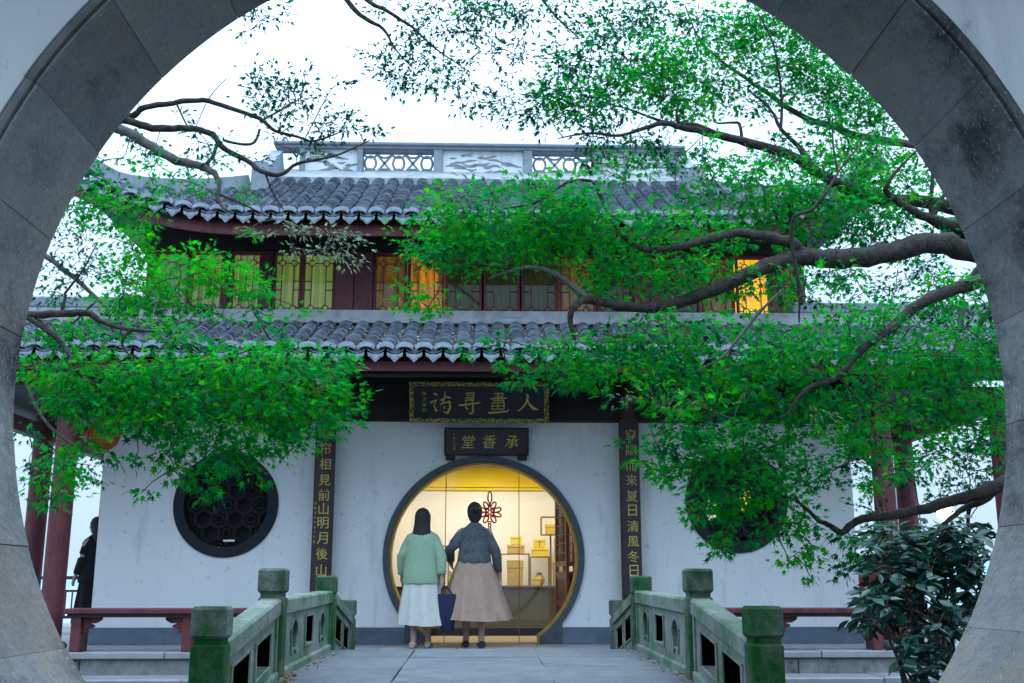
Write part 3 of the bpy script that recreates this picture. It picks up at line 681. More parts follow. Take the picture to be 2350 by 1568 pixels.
# ---- room behind the round doorway
RB = 17.0
g = MB(); g.box(-2.2, 2.3, RB, RB + .1, 0.001, 2.15); g.build('room_wall', M_ROOM, hall)
g = MB(); g.box(-2.2, 2.3, RB - .05, RB + .1, 2.151, 2.74); g.box(-2.2, 2.3, RB - .09, RB - .051, 2.2, 2.26); g.build('room_frieze', M_CEIL, hall)
g = MB(); g.box(-2.2, 2.3, WY + .25, RB, 2.62, 2.7); g.build('room_ceiling', M_CEIL, hall)
for y in (14.6, 15.4, 16.2):
    g = MB(); g.box(-2.2, 2.3, y - .05, y + .05, 2.53, 2.619); g.build('ceiling_beam', M_CEIL, hall)
g = MB(); g.box(-2.3, -2.2, WY + .25, RB, 0.001, 2.7); g.box(2.3, 2.4, WY + .25, RB, 0.001, 2.7); g.build('room_side_wall', M_ROOM, hall)
g = MB(); g.box(-2.15, 2.25, WY + .25, RB - .05, .002, .006); g.build('room_floor', mat('room_floor', (.45, .36, .2), .4, (.5, .4, .24), 5), hall)
# frameless glass door leaves
gy = WY + .22
for a, b in ((940, 1022), (1023, 1192), (1193, 1300)):
    xa, xb = at(a, 1300, gy).x, at(b, 1300, gy).x
    g = MB(); g.box(xa + .004, xb - .004, gy, gy + .008, .012, 2.5); gd = g.build('glass_door', M_DOORGLASS, hall)
    e = MB(); e.box(xb - .009, xb + .001, gy - .003, gy + .011, .012, 2.5); e.build('edge_strip', M_FRAME, gd)
def lamp(name, x, y, z, power, col, size):
    l = bpy.data.lights.new(name, 'AREA'); l.energy = power; l.color = col; l.size = size; l.shape = 'DISK'
    o = bpy.data.objects.new(name, l); COL.objects.link(o); o.location = (x, y, z); return o
for i, (x, y) in enumerate(((-1.0, 15.6), (.1, 15.9), (1.2, 15.6))):
    lamp('ceiling_lamp', x, y, 2.5, 20, (1, .90, .72), .4)
    f = thing('ceiling_lamp', ['round ceiling lamp at the left end of the lit shop ceiling', 'round ceiling lamp in the middle of the lit shop ceiling', 'round ceiling lamp at the right end of the lit shop ceiling'][i], 'lamp', (x, y, 2.52), 'ceiling lamps in the shop')
    g = MB(); g.lathe([(.12, 0), (.13, .02), (.13, .09)], (x, y, 2.525), 16); g.build('housing', M_FRAME, f)
    g = MB(); g.lathe([(.02, -.012), (.1, -.008), (.115, 0)], (x, y, 2.524), 16); g.build('diffuser', emis('lamp_diffuser', (1, .82, .5), 4), f)

#@@PART2
# ================================================================== BOARDS AND WRITING
def glyph(ch, size, depth, fat=0.0, shear=0.0):
    cu = bpy.data.curves.new('t', 'FONT'); cu.body = ch; cu.size = size; cu.extrude = depth; cu.offset = fat; cu.shear = shear; cu.resolution_u = 3
    vs, fs = _curve_geo(cu)
    if not vs: return vs, fs
    x0, x1 = min(v.x for v in vs), max(v.x for v in vs); y0, y1 = min(v.y for v in vs), max(v.y for v in vs)
    k = size / max(x1 - x0, y1 - y0, 1e-6) * .94
    return [Vector(((v.x - (x0 + x1) / 2) * k, v.z, (v.y - (y0 + y1) / 2) * k)) for v in vs], fs
def brush(strokes, size, depth=.004):
    "calligraphic strokes: each a list of (x, y, half width) in a unit box"
    vs_, fs_ = [], []
    for s in strokes:
        P = [Vector((q[0] - .5, q[1] - .5)) for q in s]; m = len(P); base = len(vs_); L = []
        Q, Wd = [], []
        for i in range(m - 1):                       # densify with a little curve
            a, b = P[i], P[i + 1]
            for k in range(3):
                t = k / 3; Q.append(a.lerp(b, t)); Wd.append(s[i][2] * (1 - t) + s[i + 1][2] * t)
        Q.append(P[-1]); Wd.append(s[-1][2])
        for i, p in enumerate(Q):
            d = Q[min(i + 1, len(Q) - 1)] - Q[max(i - 1, 0)]; d.normalize(); nrm = Vector((-d.y, d.x))
            for sg in (1, -1):
                q = p + nrm * Wd[i] * sg
                L.append(Vector((q.x * size, -depth, q.y * size))); L.append(Vector((q.x * size, depth, q.y * size)))
        vs_ += L
        for i in range(len(Q) - 1):
            a = base + 4 * i; fs_ += [(a, a + 2, a + 6, a + 4), (a + 1, a + 5, a + 7, a + 3), (a, a + 4, a + 5, a + 1), (a + 2, a + 3, a + 7, a + 6)]
        e = base + 4 * (len(Q) - 1); fs_ += [(base, base + 1, base + 3, base + 2), (e, e + 2, e + 3, e + 1)]
    return vs_, fs_
B_RU = [[(.44, .92, .03), (.50, .82, .05), (.42, .5, .04), (.24, .28, .035), (.06, .14, .012)], [(.47, .66, .03), (.58, .45, .045), (.75, .28, .065), (.97, .22, .01)]]
B_HUA = [[(.28, .93, .02), (.68, .95, .03), (.66, .80, .025), (.30, .78, .02)], [(.12, .70, .02), (.84, .74, .03)], [(.48, 1.0, .025), (.46, .6, .03)], [(.25, .62, .02), (.72, .64, .028), (.70, .50, .02)], [(.22, .54, .022), (.20, .22, .024)],
         [(.22, .52, .02), (.74, .54, .03), (.72, .24, .028)], [(.24, .38, .018), (.72, .39, .018)], [(.47, .54, .02), (.46, .22, .022)], [(.22, .23, .02), (.72, .24, .02)], [(.04, .06, .045), (.5, .10, .04), (.86, .14, .035), (.97, .24, .01)]]
B_XUN = [[(.34, .93, .025), (.70, .97, .03), (.66, .72, .03)], [(.36, .84, .018), (.66, .85, .02)], [(.32, .73, .02), (.68, .74, .025)], [(.30, .62, .02), (.70, .66, .03), (.60, .52, .02)], [(.03, .40, .035), (.4, .44, .04), (.97, .53, .03)], [(.34, .56, .02), (.34, .46, .02)],
         [(.64, .50, .03), (.66, .12, .04), (.55, .02, .03), (.46, .10, .008)], [(.32, .34, .02), (.42, .22, .035)]]
B_SHI = [[(.20, .93, .045), (.36, .84, .02)], [(.06, .52, .04), (.26, .62, .03), (.34, .66, .02), (.20, .40, .02), (.30, .12, .04), (.36, .22, .01)], [(.46, .62, .02), (.80, .78, .04), (.94, .72, .02)], [(.68, 1.0, .025), (.66, .72, .03), (.56, .52, .025)],
         [(.46, .44, .025), (.70, .54, .03), (.95, .52, .03)], [(.84, .62, .03), (.90, .30, .045), (.78, .05, .045), (.60, .14, .01)], [(.62, .36, .02), (.68, .26, .035)]]
def flat_char(parent, data, c, name='character', m_=None, M=None):
    g = MB(); g.add([(M @ v if M else v) + Vector(c) for v in data[0]], data[1]); return g.build(name, m_ or M_GOLD, parent)
def hung_board(name, label, tl, tr, bl, brr, Yb, Yt, frame_w, carved):
    a, b = at(*bl, Yb), at(*brr, Yb); c = at(*tl, Yt); W = b.x - a.x; H = math.hypot(c.z - a.z, Yt - Yb); tilt = math.atan2(Yb - Yt, c.z - a.z)
    base = Vector(((a.x + b.x) / 2, Yb, (a.z + b.z) / 2)); o = thing(name, label, 'sign board', base)
    M = Matrix.Rotation(tilt, 4, 'X')        # leans out at the top
    def L(mb): mb.v = [tuple(base + (M @ Vector(v))) for v in mb.v]; return mb
    g = MB(); g.box(-W / 2 + frame_w, W / 2 - frame_w, -.012, .03, frame_w, H - frame_w); L(g).build('board', M_BOARD if carved else M_COUPLET, o)
    if carved:
        for q in ((-W / 2, W / 2, 0, frame_w), (-W / 2, W / 2, H - frame_w, H), (-W / 2, -W / 2 + frame_w, frame_w + .001, H - frame_w - .001), (W / 2 - frame_w, W / 2, frame_w + .001, H - frame_w - .001)):
            g = MB(); g.box(q[0], q[1], -.035, .03, q[2], q[3], bev=.01); L(g).build('carved_frame', M_GOLDF, o)
    else:
        for q in ((-W / 2, W / 2, 0, frame_w), (-W / 2, W / 2, H - frame_w, H), (-W / 2, -W / 2 + frame_w, frame_w + .001, H - frame_w - .001), (W / 2 - frame_w, W / 2, frame_w + .001, H - frame_w - .001)):
            g = MB(); g.box(q[0], q[1], -.024, .03, q[2], q[3], bev=.006); L(g).build('frame', M_DARK, o)
    return o, base, M, W, H
o, base, M, W, H = hung_board('name_board', 'large black board with gold carved border and four big gold characters under the eave', (936, 875), (1261, 875), (939.5, 969.6), (1259, 969.6), 13.40, 13.18, .062, True)
def put(o, base, M, data, x, z, off=-.014): flat_char(o, ([M @ (v + Vector((x, off, z))) for v in data[0]], data[1]), base, m_=M_GOLD)
for ch, fx, sz in ((B_RU, .848, .29), (B_HUA, .640, .285), (B_XUN, .430, .29), (B_SHI, .226, .29)):
    put(o, base, M, brush(ch, sz), -W / 2 + W * fx, H * .475)
for i, ch in enumerate('陳芳題印'): put(o, base, M, glyph(ch, .052, .003), -W / 2 + W * .107, H * (.70 - i * .135))
o, base, M, W, H = hung_board('name_board', 'small dark brown board with three gold characters fixed just above the round doorway', (1018, 982), (1215, 982), (1019, 1046), (1213, 1046), 13.66, 13.60, .018, False)
for ch, fx in (('承', .80), ('香', .535), ('堂', .285)): put(o, base, M, glyph(ch, .185, .004, 0, .12), -W / 2 + W * fx, H * .5)
for i, ch in enumerate('丁亥仁之書'): put(o, base, M, glyph(ch, .034, .003), -W / 2 + W * .12, H * (.74 - i * .12))
for s in (-1, 1):
    g = MB(); g.box(base.x + s * (W / 2 - .08) - .06, base.x + s * (W / 2 - .08) + .06, base.y - .02, base.y + .07, base.z - .055, base.z + .004, bev=.006); g.build('support_block', M_DARK, o)

def couplet(label, x, ys, chars, sig, ybot):
    Yf = 13.50; z1 = 2.76; z0 = at(740, ybot, Yf).z; xs_ = 0
    o = thing('couplet_board', label, 'couplet board', (x, 13.55, z0), 'couplet boards beside the round doorway')
    g = MB(); n = 10; R = .21; a = .62
    def arc(r): return [Vector((x + r * math.sin(-a + 2 * a * k / n), 13.53 + R - .03 - r * math.cos(-a + 2 * a * k / n), 0)) for k in range(n + 1)]
    ring = arc(R) + arc(R - .025)[::-1]
    g.loft([[v + Vector((0, 0, z)) for v in ring] for z in (z0, z1)], True, False); g.build('board', M_COUPLET, o)
    def yfront(dx): return 13.53 + R - .03 - math.sqrt(R * R - dx * dx) - .004
    def putc(data, cx, cz):
        g = MB(); g.add([Vector((x + cx + v.x, yfront(max(-.13, min(.13, cx + v.x))) + v.y, cz + v.z)) for v in data[0]], data[1]); g.build('character', M_GOLD, o)
    for ch, py in zip(chars, ys): putc(glyph(ch, .15, .004, 0), .015, at(740, py, 13.5).z)
    for ch, py in sig: putc(glyph(ch, .034, .003), -.088, at(740, py, 13.5).z)
couplet('curved dark board with gold characters on the column left of the round doorway', cl, [995, 1029, 1065, 1102, 1136, 1168, 1200, 1235, 1271, 1309], '卷帘相見前山明月後山', [(c, 1155 + i * 11) for i, c in enumerate('嵩時戊辰年五十九書')], 1366)
couplet('curved dark board with gold characters on the column right of the round doorway', cr, [995, 1030, 1066, 1100, 1137, 1170, 1207, 1242, 1277, 1310], '穿牖而来夏日清風冬日', [], 1366)

# ================================================================== BENCHES
def bench(label, x0, x1, legs, grp='red benches along the veranda edge'):
    o = thing('bench', label, 'bench', ((x0 + x1) / 2, 12.35, 0), grp); z = .46
    g = MB(); g.box(x0, x1, 12.19, 12.53, z - .058, z, bev=.01); g.build('seat', M_RED, o)
    g = MB(); g.box(x0 + .03, x1 - .03, 12.23, 12.26, z - .095, z - .059); g.build('apron', M_DARKRED, o)
    for lx, sides in legs:
        g = MB(); g.box(lx - .055, lx + .055, 12.24, 12.50, .003, z - .06, bev=.008); g.build('leg', M_RED, o)
        for s in sides:
            prof = [(0, 0), (0, -.21)] + [(.03 + .035 * math.sin(PI * k / 6), -.21 + .05 * k / 6) for k in range(1, 7)] + [(.07 + .05 * math.sin(PI * k / 6), -.16 + .06 * k / 6) for k in range(0, 7)] + [(.13 + .07 * math.sin(PI * k / 8), -.10 + .10 * k / 8) for k in range(0, 8)] + [(.13, 0)]
            pr = [(lx + s * (.056 + px), z - .06 + pz) for px, pz in prof]
            g = MB(); g.plate([pr if s < 0 else pr[::-1]], 12.29, 12.35, bev=.004); g.build('bracket', M_RED, o)
bl0 = at(146, 1400, 12.2).x
bench('dark red bench left of the bridge, with scalloped brackets', bl0, -1.75, [(bl0 + .13, (1,)), (at(433, 1430, 12.3).x, (-1,))])
bench('dark red bench right of the bridge, partly behind the near mossy post', 1.85, 4.62, [(at(1778, 1430, 12.3).x, (1,)), (4.45, (-1,))])
bench('dark red bench behind the leafy shrub at the far right', 4.9, 7.6, [(5.2, (1,)), (6.6, (-1, 1))])

# ================================================================== SIDE GALLERIES
def gallery(sx, label):
    o = thing('side_gallery', label, 'gallery', (sx * 6.2, 14, 0), 'galleries at both ends of the hall')
    for y in (12.5, 15.5): column(sx * 6.2, y, .14, 3.0, M_RED, o)
    column(sx * 6.2, 18.4, .13, 3.0, M_RED, o)
    g = MB(); g.box(sx * 6.2 - .07, sx * 6.2 + .07, 12.6, 18.5, 2.72, 2.92); g.build('side_beam', M_RED, o)
    for y in (15.5, 18.4):
        g = MB(); a, b = sorted((sx * 4.95, sx * 6.12)); g.box(a, b, y - .06, y + .06, 2.78, 2.93); g.build('tie_beam', M_DARKRED, o)
    g = MB(); a, b = sorted((sx * 4.9, sx * 7.1)); g.box(a, b, 12.7, 18.8, 3.02, 3.06); g.build('ceiling', M_DARK, o)
gallery(-1, 'open gallery with red columns at the left end of the hall')
gallery(1, 'open gallery with red columns at the right end of the hall')

# ================================================================== SHOP DISPLAY
zt = .685
co = thing('display_counter', 'long olive shop counter with a dark top inside the round doorway', 'counter', (.1, 16.1, 0))
g = MB(); g.box(-1.9, 2.1, 15.75, 16.85, .11, zt - .045); g.build('front_panel', M_OLIVE, co)
g = MB(); g.box(-1.95, 2.15, 15.70, 16.9, zt - .044, zt, bev=.006); g.build('countertop', M_DARK, co)
g = MB(); g.box(-1.85, 2.05, 15.82, 16.8, .007, .109); g.build('plinth', M_DARK, co)
YD = 16.35
def wire_frame(label, x0, x1, y0, y1, foot=None):
    a, b = at(x0, y1, YD), at(x1, y0, YD); z0 = a.z if foot is None else a.z
    if foot is None: z0 = zt + .001
    o = thing('display_stand', label, 'display stand', ((a.x + b.x) / 2, YD, z0 if foot is None else zt), 'open display frames on the counter')
    g = MB(); t = .014
    for y in (YD - .11, YD + .11):
        g.box(a.x, b.x, y - t / 2, y + t / 2, b.z - t, b.z); g.box(a.x, b.x, y - t / 2, y + t / 2, z0, z0 + t)
        for x in (a.x, b.x - t): g.box(x, x + t, y - t / 2, y + t / 2, z0 + t, b.z - t)
    g.build('frame', M_FRAME, o)
    g = MB(); g.box(a.x + t, b.x - t, YD - .11, YD + .11, b.z - t + .002, b.z - .002); g.box(a.x + t, b.x - t, YD - .11, YD + .11, z0 + .002, z0 + t - .002); g.build('shelf', M_FRAME, o)
    if foot:
        fx = at(foot, 1300, YD).x; g = MB(); g.box(fx - .012, fx + .012, YD - .03, YD + .03, zt + .012, z0 - .001); g.box(fx - .07, fx + .07, YD - .09, YD + .09, zt + .001, zt + .012); g.build('stand', M_FRAME, o)
    return z0, b.z
def gift_box(label, x0, x1, y0, base, m_, dy=.09, Y=YD, cat='box'):
    a, b = at(x0, y0, Y), at(x1, y0, Y); o = thing('gift_box', label, cat, ((a.x + b.x) / 2, Y, base + .002), 'boxes on show in the shop')
    h = a.z - base; lid = base + h * .68
    g = MB(); g.box(a.x, b.x, Y - dy, Y + dy, base + .002, lid, bev=.004); g.build('box_body', m_, o)
    g = MB(); g.box(a.x - .004, b.x + .004, Y - dy - .004, Y + dy + .004, lid + .001, a.z, bev=.004); g.build('lid', m_, o)
    return a.z
f1 = wire_frame('wide open display stand at mid counter with a stepped pile of boxes on top', 1149, 1215, 1271, 1339)
f2 = wire_frame('display frame right of the middle holding a small jar, with yellow boxes on top', 1216, 1261, 1278, 1339)
f3 = wire_frame('raised display frame on a single stand at the upper right of the shop', 1241, 1296, 1186, 1229, foot=1264)
f4 = wire_frame('display frame between the two women holding a kraft box', 1003, 1037, 1253, 1279, foot=1020)
f5 = wire_frame('low display frame on the counter between the two women', 1001, 1030, 1283, 1339)
gift_box('tall kraft box standing inside the middle display frame', 1164, 1200, 1286, f1[0] + .014, M_KRAFT)
t_ = gift_box('wide bottom box of the stepped pile on the middle display frame', 1164, 1203, 1251, f1[1], M_KRAFT)
gift_box('narrow top box of the stepped pile on the middle display frame', 1172, 1196, 1231, t_, M_YBOX)
t_ = gift_box('wide yellow box lying on the display frame right of the middle', 1221, 1257, 1258, f2[1], M_YBOX)
gift_box('small yellow box leftmost of the two on the wide yellow box', 1225, 1236, 1238, t_, M_YBOX)
gift_box('small yellow box rightmost of the two on the wide yellow box', 1238, 1251, 1238, t_, M_YBOX)
gift_box('flat yellow box in front inside the display frame right of the middle', 1222, 1240, 1326, f2[0] + .014, M_YBOX, .04, YD - .06)
gift_box('kraft box inside the raised frame at the upper right', 1252, 1284, 1204, f3[0] + .014, M_KRAFT)
t_ = gift_box('large kraft box on the counter beside the dark carved door leaf', 1270, 1296, 1290, zt, M_KRAFT)
gift_box('upper yellow box on the pile beside the dark carved door leaf', 1273, 1292, 1235, t_, M_YBOX)
gift_box('kraft box in the upper frame between the two women', 1013, 1034, 1262, f4[0] + .014, M_KRAFT)
gift_box('dark kraft box standing on the counter between the two women', 1032, 1044, 1311, zt, M_KRAFT)
gift_box('yellow box leaning place left of the tall kraft box behind the brown skirt', 1046, 1066, 1300, zt, M_YBOX)
p = at(1238, 1339, YD); j = thing('jar', 'small round tea jar inside the display frame right of the middle', 'jar', (p.x, YD + .04, f2[0] + .014))
g = MB(); g.lathe([(.05, .003), (.075, .04), (.08, .09), (.055, .14), (.04, .15)], (p.x, YD + .04, f2[0] + .014), 16); g.build('jar_body', M_KRAFT, j)
g = MB(); g.lathe([(.045, .151), (.045, .17), (.02, .19)], (p.x, YD + .04, f2[0] + .014), 16); g.build('lid', M_FRAME, j)
# carved door leaf folded open inside, right
dl = thing('carved_door', 'dark red carved door leaf folded open inside the doorway at the right', 'door', (1.12, 14.4, 0))
M = Matrix.Translation((1.16, 14.12, 0)) @ Matrix.Rotation(math.radians(97), 4, 'Z')
for k in range(2):
    M2 = M @ Matrix.Translation((0, -.10 * k, 0))
    g = MB(); Wd = .72; Hd = 2.35
    for q in ((0, .06, .012, Hd), (Wd - .06, Wd, .012, Hd)): g.box(q[0], q[1], -.022, .022, q[2], q[3], M2)
    for z in (.012, .45, .82, .95, 2.2, Hd - .06): g.box(.061, Wd - .061, -.02, .02, z, z + .06, M2)
    g.build('door_frame', M_RED, dl)
    g = MB(); g.box(.061, Wd - .061, -.008, .008, .073, .449, M2); g.box(.061, Wd - .061, -.008, .008, .511, .819, M2); g.build('carved_panel', M_DARKRED, dl)
    g = MB()
    for i in range(1, 6): g.box(.06 + i * .1 - .006, .06 + i * .1 + .006, -.008, .008, 1.011, 2.199, M2)
    for i in range(1, 10): g.box(.062, Wd - .062, -.010, .010, 1.0 + i * .12 - .006, 1.0 + i * .12 + .006, M2)
    g.build('lattice', M_RED, dl)
# red cord knot hanging on the glass
kp = at(1124, 1176, gy - .02); kn = thing('cord_knot', 'red decorative cord knot with tassel hanging on the glass door', 'ornament', (kp.x, gy - .02, kp.z))
def loop(cx, cz, rx_, rz_, ang, th=.012):
    c, s = math.cos(ang), math.sin(ang)
    return [Vector((kp.x + cx + c * rx_ * math.cos(t * PI / 10) - s * rz_ * math.sin(t * PI / 10), gy - .02, kp.z + cz + s * rx_ * math.cos(t * PI / 10) + c * rz_ * math.sin(t * PI / 10))) for t in range(21)]
g = MB(); g.tube(loop(0, .19, .025, .075, 0), .009, 6, False); g.tube([(kp.x, gy - .02, kp.z + .11), (kp.x, gy - .02, kp.z + .07)], .014, 6)
for a in (18, 62, 118, 162, 198, 242, 298, 342):
    t = math.radians(a); g.tube(loop(.10 * math.cos(t) * 1.0, .095 * math.sin(t), .052, .026, t), .010, 6, False)
for dx, dz in ((0, 0), (.035, .03), (-.035, .03), (.035, -.03), (-.035, -.03)): g.tube(loop(dx, dz, .024, .024, 0), .008, 6, False)
g.build('knot', M_KNOT, kn)
g = MB()
for k in range(4): g.tube(loop(0, -.13 - .035 * k, .018, .016, k), .008, 6, False)
for k in range(7): g.tube([(kp.x + (k - 3) * .004, gy - .02, kp.z - .27), (kp.x + (k - 3) * .007, gy - .02, kp.z - .42)], .003, 4)
g.build('tassel', M_KNOT, kn)

# ================================================================== LANTERN, LAMPS, FAR THINGS
p = at(236, 1000, 13.0); ln = thing('lantern', 'orange red lantern made up in place of a lit carved bracket at the left wall corner', 'lantern', (p.x, 13.0, p.z - .18))  # lantern made up in place of an orange-lit carved bracket
M_LAN = mat('lantern_silk', (.45, .05, .008), .6, (.55, .09, .01), 20)
g = MB(); n_ = 12; g.loft([[Vector((p.x + r * math.cos(2 * PI * k / n_) * (1 + .05 * (k % 2)), 13.0 + r * math.sin(2 * PI * k / n_) * (1 + .05 * (k % 2)), p.z + z)) for k in range(n_)] for r, z in ((.08, -.17), (.16, -.11), (.2, 0), (.16, .11), (.08, .17))], True, True); g.build('silk_body', M_LAN, ln)
g = MB(); g.lathe([(.09, .171), (.09, .2), (.02, .22)], (p.x, 13, p.z), 12); g.lathe([(.085, -.2), (.085, -.171)], (p.x, 13, p.z), 12); g.tube([(p.x, 13, p.z + .22), (p.x, 13, 3.5)], .006, 5); g.build('gold_ring', M_GOLD, ln)
for i, (px, py, Y, col, lab) in enumerate(((2170, 1178, 24, (1, .9, .5), 'warm glowing globe lamp on a post beyond the right gallery, above the shrub'), (2210, 1253, 26, (.85, .95, 1), 'cool white globe lamp on a post, the lower of the two beyond the right gallery'))):
    p = at(px, py, Y); o = thing('post_lamp', lab, 'lamp', (p.x, Y, -.95), 'post lamps by the lake'); r = [.19, .10][i]
    g = MB(); g.lathe([(r * math.sin(PI * k / 10) + .002, -r * math.cos(PI * k / 10)) for k in range(11)], p, 18); g.build('globe', emis('globe_%s' % 'ab'[i], col, 4), o)
    g = MB(); g.tube([(p.x, Y, -.95), (p.x, Y, p.z - r)], [.06, .03], 8); g.lathe([(.03, -r - .06), (.08, -r + .01)], p, 10); g.build('lamp_post', M_DARK, o)
p0, p1 = at(120, 1372, 20), at(215, 1395, 20)
wr_ = thing('wooden_railing', 'brown wooden lakeside railing seen between the left column and the white wall', 'railing', (-8.2, 20, -.03))
g = MB(); g.box(-11, -5.4, 19.97, 20.03, .80, .86); g.build('top_rail', M_DARKRED, wr_)
g = MB(); g.box(-11, -5.4, 19.98, 20.02, .58, .62); g.box(-11, -5.4, 19.98, 20.02, .12, .17); g.build('lower_rail', M_DARKRED, wr_)
for k in range(9):
    x = -10.9 + k * .68; g = MB(); g.box(x - .04, x + .04, 19.96, 20.04, -.03, .92, bev=.008); g.build('railing_post', M_DARKRED, wr_)
for k in range(46):
    x = -10.8 + k * .115; g = MB(); g.box(x - .011, x + .011, 19.99, 20.01, .171, .579); g.build('baluster', M_DARKRED, wr_)
p = at(1992, 1355, 14.6)
cb = thing('red_cabinet', 'red cabinet with a dark sloped top half hidden beside the right wall corner', 'cabinet', (p.x, 14.6, 0))
g = MB(); g.box(p.x - .18, p.x + .22, 14.4, 14.8, .0, .88, bev=.01); g.build('cabinet_body', mat('bright_red', (.32, .02, .015), .5), cb)
g = MB(); g.plate([[(p.x - .2, .882), (p.x + .24, .882), (p.x + .24, .93), (p.x + .1, 1.1), (p.x - .1, 1.1), (p.x - .2, .93)]], 14.38, 14.82); g.build('cabinet_top', M_DARK, cb)
g = MB(); g.box(p.x + .0, p.x + .02, 14.385, 14.399, .4, .5); g.build('handle', M_GOLD, cb)

# ================================================================== PEOPLE
M_SKIN = mat('skin', (.42, .26, .19), .6); M_HAIR = mat('black_hair', (.010, .008, .009), .5, (.026, .021, .021), 60, bump=.8, bscale=110, spec=.4)
def skinned(name, verts, edges, root, m_, parent, sub=2):
    "one continuous body grown from a skeleton of (position, radius)"
    me = bpy.data.meshes.new(name); me.from_pydata([v[0] for v in verts], edges, []); ob = bpy.data.objects.new('tmp', me); COL.objects.link(ob)
    md = ob.modifiers.new('s', 'SKIN'); md.use_smooth_shade = True
    if not me.skin_vertices:
        bm = bmesh.new(); bm.from_mesh(me); bm.verts.layers.skin.verify(); bm.to_mesh(me); bm.free()
    for i, v in enumerate(verts):
        r = v[1]; me.skin_vertices[0].data[i].radius = r if hasattr(r, '__len__') else (r, r)
    me.skin_vertices[0].data[root].use_root = True
    sb = ob.modifiers.new('d', 'SUBSURF'); sb.levels = sub; sb.render_levels = sub
    dg = bpy.context.evaluated_depsgraph_get(); r = bpy.data.meshes.new_from_object(ob.evaluated_get(dg)); r.name = name
    bpy.data.objects.remove(ob); r.materials.clear(); r.materials.append(m_)
    W0 = wloc(parent); r.transform(Matrix.Translation(-W0)); r.polygons.foreach_set('use_smooth', [True] * len(r.polygons))
    return link(name, r, parent)
def person(label, loc, H, yaw, arms, stride, cloth, hair, skirt, group, lean=0.0):
    s = H / 1.62; o = thing('person', label, 'person', loc, group); base = Vector(loc); Rm = Matrix.Rotation(yaw, 3, 'Z')
    def P(x, y, z): return base + Rm @ Vector((x * s, y * s, z * s))      # y>0 is where the person faces
    V, Ed = [], []
    def nv(p, r): V.append((p, (r * s if not hasattr(r, '__len__') else (r[0] * s, r[1] * s)))); return len(V) - 1
    pel = nv(P(0, 0, .90), (.135, .10)); sp = nv(P(0, .0, 1.08), (.115, .085)); ch = nv(P(0, .0, 1.24), (.135, .09)); nk0 = nv(P(0, -.005, 1.35), (.075, .06)); nk = nv(P(0, .005, 1.405), .048)
    h1 = nv(P(0, .02, 1.46), (.062, .075)); h2 = nv(P(0, .018, 1.53), (.072, .088)); h3 = nv(P(0, .008, 1.60), (.055, .065)); nose = nv(P(0, .105, 1.495), .013)
    Ed += [(pel, sp), (sp, ch), (ch, nk0), (nk0, nk), (nk, h1), (h1, h2), (h2, h3), (h1, nose)]
    for sd in (-1, 1):
        ear = nv(P(sd * .077, .01, 1.50), .014); Ed.append((h2, ear))
        el, wr_ = arms[sd]
        sh = nv(P(sd * .165, 0, 1.30), .05); e = nv(P(*el), .037); wq = nv(P(*wr_), .024)
        d = (Vector(wr_) - Vector(el)).normalized(); hp = Vector(wr_) + d * .07; palm = nv(P(*hp), (.032, .018))
        Ed += [(ch, sh), (sh, e), (e, wq), (wq, palm)]
        side = Vector((0, 1, 0)) - d * d.y; side.normalize()
        for k, L in ((-1.5, .052), (-.5, .062), (.5, .067), (1.5, .058)):
            b0 = hp + side * k * .016 + d * .025; b1 = b0 + d * L * .6 + Vector((-sd * .006, 0, 0)); b2 = b1 + d * L * .5 + Vector((-sd * .016, 0, 0))
            i0 = nv(P(*b0), .0085); i1 = nv(P(*b1), .0078); i2 = nv(P(*b2), .006); Ed += [(palm, i0), (i0, i1), (i1, i2)]
        t0 = Vector(wr_) + d * .03 + side * .03; t1 = t0 + d * .035 + side * .018; i0 = nv(P(*t0), .010); i1 = nv(P(*t1), .008); Ed += [(wq, i0), (i0, i1)]
        st = stride * sd
        hip = nv(P(sd * .085, 0, .84), .088); kn_ = nv(P(sd * .085, st * .5 + .02, .47), .056); an = nv(P(sd * .08, st, .085), .034); he = nv(P(sd * .08, st - .035, .035), .032); toe = nv(P(sd * .085, st + .10, .025), (.036, .022)); to2 = nv(P(sd * .087, st + .16, .02), (.03, .016))
        Ed += [(pel, hip), (hip, kn_), (kn_, an), (an, he), (an, toe), (toe, to2)]
    skinned('body', V, Ed, pel, M_SKIN, o)
    # shoes
    for sd in (-1, 1):
        st = stride * sd; g = MB(); rings = []
        for y, wd, h in ((-.085, .028, .05), (-.06, .042, .075), (0, .042, .07), (.06, .047, .055), (.13, .046, .045), (.185, .03, .032)):
            rings.append([P(sd * .084 + wd * math.cos(2 * PI * k / 12), st + y, max(.0, h * .5 + h * .5 * math.sin(2 * PI * k / 12))) for k in range(12)])
        g.loft(rings); g.build('shoe', cloth['shoe'], o)
    # top: torso and sleeves
    g = MB(); rings = []; hem = cloth['hem']
    for z, a, b in ((hem, .185, .145), (hem + .02, .19, .15), (hem + .14, .18, .14), (1.05, .17, .125), (1.2, .178, .125), (1.27, .176, .118), (1.315, .150, .105), (1.35, .10, .085), (1.385, .062, .062)):
        rings.append([P(a * cloth['wide'] * math.cos(2 * PI * k / 28) * (1 + .02 * math.sin(5 * 2 * PI * k / 28 + z * 20)), b * cloth['wide'] * math.sin(2 * PI * k / 28), z + .004 * math.sin(k * 1.7)) for k in range(28)])
    g.loft(rings)
